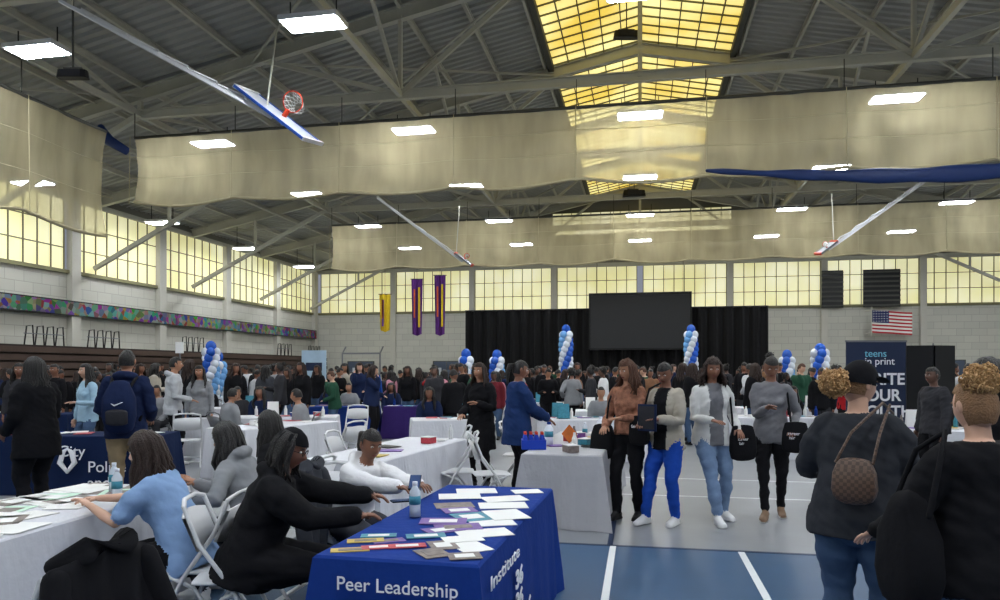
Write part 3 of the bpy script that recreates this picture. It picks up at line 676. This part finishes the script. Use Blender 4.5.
    for i,s_ in enumerate((-1,1)):
        sh=S(.445)+X*(s_*.165*k*sw*(.75+.25*g))
        if hw and hw[i] is not None: tg=Mi@V(hw[i])
        elif hl and hl[i] is not None: tg=V(hl[i])
        elif seated: tg=V((s_*.14,.33,.56))
        else: tg=V((s_*(.2*k+.13*(g-1)+.03),.07,.83*k))
        pole=V((s_*.5,-1,-.5))
        el,wr=ik(sh,tg,.285*k,.25*k,pole)
        mid=sh.lerp(el,.5)
        if fit['sleeve']=='long':
            aid=part(aw)
            mb.tube([sh-X*(s_*.03),sh.lerp(el,.3),el,el.lerp(wr,.5),el.lerp(wr,.94)],[.06*k*(.6+.4*g)+lo,.052*k*g+lo,.041*k*(.6+.4*g)+lo,.037*k+lo,.029*k+lo],aid,12)
            sid=part(skin); mb.tube([el.lerp(wr,.7),wr],[.028*k,.024*k],sid,10)
        else:
            aid=part(aw); mb.tube([sh-X*(s_*.03),sh.lerp(el,.3),sh.lerp(el,.72)],[.06*k*(.6+.4*g)+lo,.056*k*g+lo,.054*k*g+lo],aid,12)
            sid=part(skin); mb.tube([mid,el,el.lerp(wr,.4),wr],[.042*k*g,.035*k,.034*k,.023*k],sid,10)
        D=(wr-el).normalized()
        if D.z<-.6: W=V((0,1,0)); 
        else: W=V((-s_,.2,0))
        W=(W-W.dot(D)*D).normalized(); Nn=W.cross(D)
        want=V((-s_,0,0)) if D.z<-.6 else V((0,0,-1))
        if Nn.dot(want)<0: Nn=-Nn
        hs=k*.98
        pe=wr+D*.085*hs+Nn*.006
        mb.tube([wr-D*.01,wr+D*.03*hs,pe],[(.024*hs,.018*hs),(.036*hs,.016*hs),(.038*hs,.013*hs)],sid,12,ref=W)
        if hd:
            for off,ln,sp in ((.029,.066,.12),(.0105,.076,.03),(-.009,.07,-.05),(-.027,.054,-.16)):
                p=wr+D*.078*hs+W*off*hs; d=(D+W*sp).normalized(); pts=[p-D*.01];cur=p; 
                for sg,fr_ in ((.42,.35),(.33,.8),(.25,1.0)):
                    an=curl*fr_; dd=d*cos(an)+Nn*sin(an); cur=cur+dd*ln*sg*1.05*hs; pts.append(cur)
                dets.tube(pts,[.009*hs,.0088*hs,.008*hs,.0066*hs],skin,7)
            p=wr+D*.022*hs+W*.022*hs; d1=(D*.6+W*.75+Nn*.25).normalized(); d2=(D*.9+W*.25+Nn*.35*curl*2).normalized()
            dets.tube([p-W*.008,p+d1*.035*hs,p+d1*.035*hs+d2*.028*hs,p+d1*.035*hs+d2*.048*hs],[.012*hs,.0105*hs,.0095*hs,.007*hs],skin,7)
    pre=[V(v) for v in mb.v]; bv=BVHTree.FromPolygons(pre,mb.f)
    me=bpy.data.meshes.new('tmp'); me.from_pydata(mb.v,[],mb.f)
    ob=bpy.data.objects.new('tmp',me); scene.collection.objects.link(ob)
    md=ob.modifiers.new('r','REMESH'); md.mode='VOXEL'; md.voxel_size=vox
    ms=ob.modifiers.new('s','SMOOTH'); ms.factor=.5; ms.iterations=3 if vox<.015 else 1
    dg=bpy.context.evaluated_depsgraph_get(); ev=ob.evaluated_get(dg); nm=bpy.data.meshes.new_from_object(ev)
    vs=[v.co.copy() for v in nm.vertices]; ns=[v.normal.copy() for v in nm.vertices]; fs=[tuple(p.vertices) for p in nm.polygons]
    bpy.data.objects.remove(ob); bpy.data.meshes.remove(me); bpy.data.meshes.remove(nm)
    lab=[]
    for i,p in enumerate(vs):
        r_=bv.find_nearest(p); li=mb.m[r_[2]]; lab.append(li)
    skinids=set(i for i,m_ in enumerate(PM) if m_ is skin)
    if hd:
        sd=V((x*3.1,y*2.7,1))
        for i,p in enumerate(vs):
            if lab[i] not in skinids:
                a=.013*noise.noise(V((p.x*6,p.y*6,p.z*12))+sd)+.006*noise.noise(V((p.x*13,p.y*13,p.z*26+p.x*14))+sd)
                vs[i]=p+ns[i]*a
    out=MB(); out.v=[tuple(p) for p in vs]; out.f=fs
    inn=fit['inner']; mm=[]
    for f_ in fs:
        li=lab[f_[0]]; m_=PM[li]
        if inn and li==tid:
            p=vs[f_[0]]; q_=p-PP
            if abs(q_.dot(X))<.075*k and q_.y-(q_.z*math.tan(lean))>0.02: m_=inn
        mm.append(m_)
    out.m=mm
    out.add(dets.v,dets.f,skin) if dets.v else None
    R=Matrix.Rotation(radians(hy),3,'Z')@Matrix.Rotation(radians(-hp)-lean*.3,3,'X')
    head_mesh(out,HC,R,k,skin,hairm,hair,gl,hd,L)
    o=out.obj(name,True)
    o.location=(x,y,0); o.rotation_euler=(0,0,radians(head))
    return o
def child(mb,name,par,smooth=True):
    o=mb.obj(name,smooth); o.parent=par; return o
def bag(par,c,w,h,d,m_,strap,txt=None,name='shoulder_bag',sq=.45,sr=.011):
    q=MB(); c=V(c)
    q.tube([c+V((0,0,-h/2+.02)),c+V((0,0,-h*.25)),c+V((0,0,h*.15)),c+V((0,0,h/2-.02))],[(w*.46,d*.42),(w*.5,d*.5),(w*.47,d*.45),(w*.38,d*.22)],m_,20,ref=V((1,0,0)),sq=sq)
    for st_ in strap: q.tube([V(p) for p in st_],sr,m_,8)
    o=child(q,name,par)
    if txt: text(txt,.045,c+V((w*.28,d*.56,.02)),(-1,0,0),(0,0,1),whitetxt,'bag_print',par,local=True)
    return o
p1=person('seated_woman',-1.86,4.3,88,1.62,1.12,.42,.53,hw=((-2.42,4.25,.80),(-2.5,4.5,.80)),hair='long',hairm=H_DBR,skin=SK_L,fit=dict(top=LBLUE,bottom=BLACK,sleeve='short',hem=-.12,shoe=SHOEW),hp=12,L=.26,curl=.7,hy=5)
chair(-1.76,4.3,88)
p2=person('seated_woman',-1.70,5.05,80,1.62,1.05,.38,.52,hw=((-2.1,4.75,.76),(-2.15,5.1,.8)),hair='long',hairm=H_BLK,skin=SK_M,fit=dict(top=GRAY,bottom=CHAR,hood=True,loose=.016,shoe=SHOEW),hp=15,L=.2)
chair(-1.61,5.05,80)
p3=person('seated_woman',-1.75,6.0,75,1.64,1.0,.3,.52,hair='long',skin=SK_D,fit=dict(top=BLACK,bottom=BLACK,loose=.014),hp=5,L=.22); chair(-1.67,6.0,75)
p4=person('seated_person',-1.43,4.1,-82,1.66,1.2,.34,.52,hw=((-.66,4.5,.80),(-.80,4.0,.79)),hair='beanie',skin=SK_D,gl=True,fit=dict(top=BLACK,bottom=BLACK,loose=.028,hood=True,shoe=SHOEB),hy=-8,hp=14,curl=.8)
chair(-1.51,4.1,-82)
p5=person('seated_woman',-1.10,5.25,-130,1.58,1.05,.40,.49,hw=((-.52,4.86,.82),(-.66,4.74,.83)),hair='pony',skin=SK_D,fit=dict(top=WHITE,bottom=DGRAY,loose=.02,hood=True,shoe=SHOEW),hy=-12,hp=10,curl=.9)
text('PLI',.1,(.09,.325,.73),(-1,0,0),(0,.42,.9),BLACK,'chest_print',p5,local=True)
chair(-1.15,5.35,-130)
q=MB(); q.box((0,0,0),(.075,.15,.009),BLKP,R=Matrix.Rotation(.5,3,'X')); q.box((0,-.004,.006),(.068,.14,.002),mat('phone_glass',(60,80,120),.2,.1),R=Matrix.Rotation(.5,3,'X')); q.obj('smartphone',loc=(-.56,4.74,.86))
q=MB(); q.box((0,0,0),(.15,.075,.008),BLKP); q.box((0,0,.005),(.14,.068,.002),mat('phone_glass',(60,80,120),.2,.1)); q.obj('smartphone',loc=(-.62,4.6,.765),rz=.4)
def coat(x,y,head,m_):
    q=MB(); N=26;K=14;vs=[]
    for i in range(N+1):
        a=-1+2*i/N
        for j in range(K+1):
            t_=j/K
            f_=.03*sin(a*11+t_*3)*(t_+.2)
            z=.9-.70*t_+.04*(1-a*a); yb=-.26-.05*sin(t_*pi)-.04*t_+f_-.03*noise.noise(V((a*2,t_*3,x)))
            vs.append((a*(.22+.06*t_+.03*noise.noise(V((t_*4,a,y)))),yb-.02,z))
    q.add(vs,[(i*(K+1)+j,(i+1)*(K+1)+j,(i+1)*(K+1)+j+1,i*(K+1)+j+1) for i in range(N) for j in range(K)],m_)
    for s_ in (-1,1): q.tube([(s_*.19,-.28,.86),(s_*.24,-.33,.65),(s_*.23,-.36,.42),(s_*.21,-.36,.28)],[.05,.055,.05,.04],m_,12)
    q.tube([(-.15,-.22,.9),(-.08,-.3,.95),(.08,-.3,.95),(.15,-.22,.9)],[.035,.05,.05,.035],m_,12)
    o=q.obj('draped_coat',True,loc=(x,y,0),rz=radians(head))
    md=o.modifiers.new('s','SOLIDIFY'); md.thickness=.012
coat(-1.59,5.03,80,DGRAY); coat(-1.74,2.78,70,BLACK); chair(-1.74,2.78,70)
def mk(px,d): return ((px-500)*d/720,d)
def st(name,px,d,**kw):
    x,y=mk(px,d); return person(name,x,y,**kw)
a=st('standing_woman',37,7.6,head=70,H=1.72,g=1.15,hair='long',L=.3,skin=SK_D,fit=dict(top=BLACK,bottom=BLACK,hem=-.25,loose=.03),hl=((-.2,.2,.95),(.2,.3,1.0)))
a=st('standing_man',126,8.0,head=12,H=1.80,g=1.05,fem=False,hair='short',skin=SK_M,fit=dict(top=NAVY,bottom=TAN,shoe=SHOET,loose=.02,hood=True),hl=((-.2,.22,1.05),(.2,.22,1.05)))
q=MB(); q.tube([(0,-.22,.98),(0,-.24,1.1),(0,-.24,1.3),(0,-.21,1.44)],[(.14,.07),(.165,.1),(.16,.09),(.1,.05)],NAVY,18,ref=V((1,0,0)),sq=.5); q.tube([(0,-.33,1.03),(0,-.34,1.15)],[(.11,.025),(.11,.03)],CHAR,14,ref=V((1,0,0)),sq=.5)
for s_ in (-1,1): q.tube([(s_*.1,-.2,1.42),(s_*.12,-.05,1.52),(s_*.13,.12,1.4),(s_*.15,.14,1.2),(s_*.17,-.1,1.05)],.018,BLACK,8)
q.tube([(-.05,-.345,1.24),(-.02,-.35,1.22),(.06,-.345,1.255)],[.004,.009,.003],whitetxt,6)
child(q,'backpack',a)
st('standing_man',173,12.2,head=-60,H=1.80,fem=False,hair='short',skin=SK_M,fit=dict(top=LGRAY,bottom=BLACK,shoe=SHOEW,loose=.018,hood=True),hl=((-.15,.25,1.1),(.15,.25,1.1)))
st('standing_woman',88,11.4,head=150,H=1.68,hair='long',skin=SK_L,fit=dict(top=cloth(150,180,200),bottom=JEAN),hl=((-.12,.25,1.1),None))
st('standing_woman',200,13.0,head=190,H=1.66,hair='long',skin=SK_M,fit=dict(top=GRAY,bottom=BLACK))
st('standing_woman',20,12.5,head=200,H=1.7,hair='long',skin=SK_D,fit=dict(top=CHAR,bottom=BLACK)); st('standing_woman',56,14.5,head=170,H=1.7,hair='short',skin=SK_D,fit=dict(top=BLACK,bottom=BLACK))
a=st('standing_woman',517,9.0,head=-75,H=1.70,g=1.12,hair='pony',skin=SK_D,fit=dict(top=cloth(30,50,92),bottom=BLACK,hem=-.25,loose=.03,inner=cloth(190,90,50)),hl=((-.1,.36,1.0),(.12,.36,1.0)),hp=12)
st('standing_woman',481,9.9,head=150,H=1.68,g=1.0,hair='long',hairm=H_DBR,skin=SK_M,fit=dict(top=BLACK,bottom=BLACK,hem=-.4,loose=.025),hl=((-.1,.25,1.15),(.15,.25,1.0)),L=.22)
PAT=mat('patterned_knit',(140,96,76),.9,.85,26,.3)
a=st('standing_woman',629,7.75,head=145,H=1.69,g=.98,hair='wavy',hairm=H_BRN,skin=SK_M,fit=dict(top=PAT,bottom=BLACK,hem=0,loose=.012,shoe=SHOEB),hl=((-.05,.3,1.1),(.18,.22,1.0)),hp=10,hy=-20,L=.22,feet=[(-.1,-.04,0),(.09,.1,0)])
bag(a,(.25,.12,.84),.28,.34,.14,BLACK,[[(.2,.14,1.02),(.19,.1,1.25),(.16,.0,1.45),(.18,-.12,1.2),(.2,.06,1.0)]])
a=st('standing_person',667,7.55,head=135,H=1.66,g=.98,hair='short',hairm=H_BLK,skin=SK_D,fit=dict(top=BEIGE,inner=BLACK,bottom=BRIGHTB,shoe=SHOEW,loose=.022,hem=-.12),feet=[(-.13,.05,0),(.12,.22,0)],hl=((-.1,.3,1.1),(.1,.32,1.05)),hp=22,hy=10)
bag(a,(.17,.26,.98),.24,.3,.08,BLACK,[[(.17,.2,1.12),(.14,.12,1.4),(.11,-.05,1.46)]],name='drawstring_bag',txt='fair')
q=MB(); q.box((-.02,.4,1.12),(.2,.02,.27),NAVY,.1); q.box((-.02,.413,1.12),(.17,.01,.23),CHAR,.1); child(q,'folder',a,False)
a=st('standing_woman',711,7.7,head=190,H=1.71,g=1.1,hair='wavy',hairm=H_DBR,skin=SK_D,fit=dict(top=cloth(205,205,203,.05),inner=cloth(108,108,112),bottom=LJEAN,shoe=SHOEW,loose=.012,hem=-.12),feet=[(-.14,.0,0),(.06,.28,0)],hl=((-.24,.14,.98),(.12,.27,1.08)),hp=10,L=.14,hy=-15)
bag(a,(-.29,.14,.84),.30,.36,.1,BLACK,[[(-.2,.1,1.0),(-.19,.06,1.3),(-.17,.0,1.47),(-.2,-.12,1.2),(-.25,.0,1.0)]],name='drawstring_bag',txt='career\n fair')
a=st('standing_woman',771,7.85,head=160,H=1.73,g=1.02,hair='bun',hairm=H_BLK,skin=SK_D,fit=dict(top=cloth(114,114,118),bottom=BLACK,shoe=SHOET,loose=.01,legs='tight',hem=-.12),feet=[(-.1,-.08,0),(.06,.22,0)],hl=((-.22,.16,1.0),(.04,.3,1.2)),hp=24,hy=14)
bag(a,(-.24,.22,.9),.28,.32,.08,BLACK,[[(-.2,.14,1.0),(-.17,.08,1.3),(-.15,.0,1.5)]],name='drawstring_bag',txt='career\n fair')
a=person('standing_woman',1.81,3.65,-38,1.62,1.30,.02,hair='cap',hairm=H_DBL,skin=SK_L,fit=dict(top=cloth(50,52,57),bottom=JEAN,loose=.014,hem=-.12,shoe=SHOEW,sleeve='long'),hl=((-.2,.30,1.06),(.18,.32,1.02)),hp=10,hy=-34,vox=.010)
CHK=bpy.data.materials.new('checked_leather'); CHK.use_nodes=True; nt=CHK.node_tree; ck=nt.nodes.new('ShaderNodeTexChecker'); ck.inputs['Scale'].default_value=60; ck.inputs[1].default_value=(s2l(70),s2l(52),s2l(42),1); ck.inputs[2].default_value=(s2l(98),s2l(76),s2l(60),1)
tc=nt.nodes.new('ShaderNodeTexCoord'); nt.links.new(tc.outputs['Object'],ck.inputs[0]); nt.links.new(ck.outputs[0],nt.nodes['Principled BSDF'].inputs['Base Color'])
bag(a,(.04,-.25,1.08),.2,.2,.1,CHK,[[(-.04,-.26,1.16),(.02,-.22,1.3),(.13,-.07,1.44),(.15,.08,1.38)],[(.12,-.25,1.16),(.14,-.2,1.3),(.16,-.07,1.43)]],name='handbag',sr=.007)
a=person('standing_woman',1.90,2.84,4,1.545,1.38,.02,hair='pufftop',hairm=H_DBL,skin=SK_L,fit=dict(top=BLACK,bottom=JEAN,loose=.014,hem=-.12,shoe=SHOEW,sleeve='long'),hl=((-.3,.22,.92),(.25,.25,.95)),hy=2,hp=12,vox=.010)
bag(a,(-.30,-.0,.90),.16,.38,.28,BLACK,[[(-.3,-.12,1.05),(-.23,-.09,1.28),(-.165,-.02,1.36),(-.23,.06,1.28),(-.3,.1,1.05)]],name='tote_bag')
st('standing_woman',995,4.6,head=60,H=1.66,g=1.1,hair='long',skin=SK_D,fit=dict(top=BLACK,bottom=BLACK,loose=.02))
st('standing_man',935,9.5,head=100,H=1.62,g=1.1,fem=False,hair='short',skin=SK_DD,fit=dict(top=CHAR,bottom=BLACK,loose=.02))
# ------------------------------------------------------------------ crowd variants (shared meshes)
tops=[BLACK,BLACK,CHAR,NAVY,GRAY,BLACK,DGRAY,MAROON,RED,LGRAY,RBLUE,BEIGE,WHITE,GREEN,PINK,BROWN]
protos=[]
for i,tm in enumerate(tops):
    hs_=['long','short','bun','long','afro','short','long','pony'][i%8]
    hl=[None,((-.12,.25,1.1),(.12,.25,1.1)),(None,(.12,.28,1.15)),((-.15,.25,1.0),(.1,.2,1.42)),((-.22,.1,1.0),None)][i%5]
    o=person('attendee',0,0,0,1.68,[1,1.1,1,1.2][i%4],[.03,.1,-.02,.05][i%4],None,[None,[(-.1,-.05,0),(.1,.16,0)],[(-.14,.1,0),(.08,0,0)]][i%3],hl,None,hs_,random.choice([H_BLK,H_BLK,H_DBR,H_BRN]),[SK_D,SK_M,SK_DD,SK_L,SK_D][i%5],dict(top=tm,bottom=random.choice([BLACK,JEAN,CHAR,BLACK]),loose=.02),hy=[0,25,-30,10][i%4],hp=[5,20,0,12][i%4],vox=.022,fem=i%2==0,hd=False)
    protos.append(o)
sp=[]
for i,tm in enumerate((BLACK,GRAY,NAVY,CHAR)):
    o=person('seated_attendee',0,0,0,1.66,1.1,.2,.52,hair=['long','short'][i%2],skin=[SK_D,SK_M][i%2],fit=dict(top=tm,bottom=CHAR,loose=.02),vox=.022,hd=False); sp.append(o)
placed=[mk(466,23),mk(497,24),mk(566,22),mk(691,22),mk(211,20),mk(820,21),mk(787,24),mk(218,22),mk(314,22),mk(173,12.2),mk(88,11.4),mk(200,13),mk(20,12.5),mk(56,14.5),mk(876,12),mk(932,11)]
def ok(x,y,r_=.5):
    for a,b_,an,L,W in tabs:
        dx,dy=x-a,y-b_; lx=dx*cos(an)+dy*sin(an); ly=-dx*sin(an)+dy*cos(an)
        if abs(lx)<L/2+.33 and abs(ly)<W/2+.33: return False
    for a,b_ in placed:
        if (x-a)**2+(y-b_)**2<r_*r_: return False
    bx=x*cos(TH)-y*sin(TH); by=x*sin(TH)+y*cos(TH)
    return abs(bx)<19.6 and by<36.4
used=set()
def drop(src,x,y,h,sc=1):
    if id(src) not in used: used.add(id(src)); o=src
    else: o=bpy.data.objects.new(src.name.split('.')[0],src.data); scene.collection.objects.link(o)
    o.location=(x,y,0); o.rotation_euler=(0,0,radians(h)); o.scale=(sc,sc,sc); placed.append((x,y))
for (px,d,h) in ((240,14.1,180),(262,14.1,180),(225,12.4,-40),(305,12.2,90),(330,18.2,180),(350,18.2,180),(392,18.3,180),(430,13.7,180),(600,13.8,180),(625,13.9,180),(790,14.3,180),(770,14.3,180),(655,16.3,180),(130,15.3,180),(160,15.3,180),(210,17.4,180)):
    x,y=mk(px,d); drop(random.choice(sp),x,y,h); chair(x,y,h,METG,METG)
for px,d,idx,h in ((435,19,8,180),(372,19.5,10,0),(408,19,0,170),(391,21,2,30),(318,20.5,0,160),(275,18.5,4,20),(345,19.4,11,180),(360,18.9,3,180),(288,22,7,0),(248,21,9,100),(455,13.8,5,20),(572,17.2,4,0),(604,17.5,12,90),(548,17.6,1,180),(846,15.4,8,180),(822,15.1,5,150),(800,17.5,13,180),(905,13.5,0,90),(925,15,2,180),(835,19,12,160),(752,18,9,20),(742,16.6,0,160),(690,20.5,1,180),(650,18.9,15,180)):
    x,y=mk(px,d)
    if ok(x,y,.45): drop(protos[idx],x,y,h,random.uniform(.95,1.06))
cnt=0;tries=0
wts=[0,1,2,3,0,5,6,1,2,5,7,4,9,10,0,11,12,14,15,13,0,1,5,0,5,1,2,0,2,5]
while cnt<300 and tries<14000:
    tries+=1
    d=random.choice([random.uniform(14,22),random.uniform(16,26),random.uniform(18,35)]); px=random.uniform(-10,1010)
    x,y=mk(px,d)
    if 560<px<830 and d<15: continue
    if px<560 and px>200 and d<16: continue
    if not ok(x,y): continue
    drop(protos[random.choice(wts)],x,y,random.uniform(0,360),random.uniform(.9,1.07)); cnt+=1
for o_ in protos+sp:
    if id(o_) not in used: bpy.data.objects.remove(o_)
# ------------------------------------------------------------------ balloons columns
bw=mat('balloon_white',(215,222,232),.25,.03,5,0); bl=mat('balloon_blue',(40,90,190),.25,.05,5,0); bsk=mat('balloon_lightblue',(110,165,220),.25,.05,5,0)
def balloons(px,d,top,R_=.13,z0=.15,arch=False):
    q=MB(); x,y=mk(px,d); z=z0;i=0
    q.tube([(0,0,0),(0,0,top)],.02,PLW,6); q.tube([(0,0,.01),(0,0,.04)],.22,PLW,16,rnd=False)
    while z<top:
        for a in range(4):
            an=a*pi/2+i*.42
            q.ell((R_*1.15*cos(an),R_*1.15*sin(an),z),(R_,R_,R_*1.12),[bl,bw,bsk,bw][a],10,8)
        z+=R_*1.35;i+=1
    q.ell((0,0,top+R_*.8),(R_*1.2,R_*1.2,R_*1.4),bl,14,10)
    q.obj('balloon_column',True,loc=(x,y,0))
balloons(566,22,2.75,.11); balloons(691,22,2.75,.11); balloons(211,20,2.15,.12); balloons(466,23,2.0); balloons(497,24,2.0); balloons(820,21,2.1,.13); balloons(787,24,2.0); balloons(218,22,1.9)
# ------------------------------------------------------------------ banners right and left
nb_=mat('banner_navy',(26,38,66),.6,.06,1,0)
x,y=mk(876,12.0); q=MB(); q.box((0,0,1.08),(1.0,.02,2.0),nb_); q.box((0,0,.04),(1.04,.2,.08),METG); q.box((0,0,2.08),(1.02,.035,.03),METG); q.tube([(0,.05,.05),(0,.05,2.05)],.012,METG,8)
bo=q.obj('rollup_banner',loc=(x,y,0))
text('teens',.17,(x-.2,y-.02,1.82),(1,0,0),(0,0,1),mat('print_cyan',(120,190,215),.6,.02),'lettering',bo); text('in print',.17,(x-.2,y-.02,1.69),(1,0,0),(0,0,1),whitetxt,'lettering',bo)
text('WRITE\nYOUR\nYOUTH',.27,(x-.34,y-.02,1.36),(1,0,0),(0,0,1),whitetxt,'lettering',bo,bold=.006)
x,y=mk(932,11.0); q=MB()
for s_ in (-1,1): q.box((s_*.19,0,1.0),(.37,.03,1.95),BLKP,s_*.25); q.tube([(s_*.0,-.03,0),(s_*.0,-.03,2)],.012,METG,6)
q.box((0,0,.02),(.8,.3,.04),BLKP); q.obj('display_board',loc=(x,y,0))
x,y=mk(314,22); q=MB(); q.box((0,0,1.15),(.75,.02,2.1),mat('banner_pale',(170,195,215),.6,.25,3,0)); q.box((0,0,.04),(.8,.2,.08),METG); q.box((0,-.015,1.7),(.5,.01,.25),nb_); q.obj('rollup_banner',loc=(x,y,0))
x,y=mk(180,12.9); q=MB(); q.tube([(0,0,0),(0,0,1.9)],.015,METG,8); q.box((0,-.02,2.0),(.14,.02,.2),PAPER); q.tube([(0,0,0),(0,0,.03)],.16,METG,14,rnd=False); q.obj('sign_post',loc=(x,y,0))
q=MB()
for a in (-1.2,1.2): q.tube([(a,0,0),(a,0,2.6),(a,.5,3.0)],.05,METG,8)
q.tube([(-1.2,0,2.6),(1.2,0,2.6)],.05,METG,8); q.obj('equipment_frame',loc=B(-16.5,41,0),rz=-TH)
# ------------------------------------------------------------------ world, camera
w=bpy.data.worlds.new('world'); scene.world=w; w.use_nodes=True
w.node_tree.nodes['Background'].inputs[0].default_value=(.8,.85,1,1); w.node_tree.nodes['Background'].inputs[1].default_value=.3
cd=bpy.data.cameras.new('camera'); cam=bpy.data.objects.new('camera',cd); scene.collection.objects.link(cam)
cam.location=(0,0,1.6); cam.rotation_euler=(pi/2,0,0); cd.sensor_width=36; cd.lens=25.92; cd.shift_y=.07; cd.clip_end=200
scene.camera=cam
scene.view_settings.view_transform='Standard'
try: scene.view_settings.look='None'
except Exception: pass
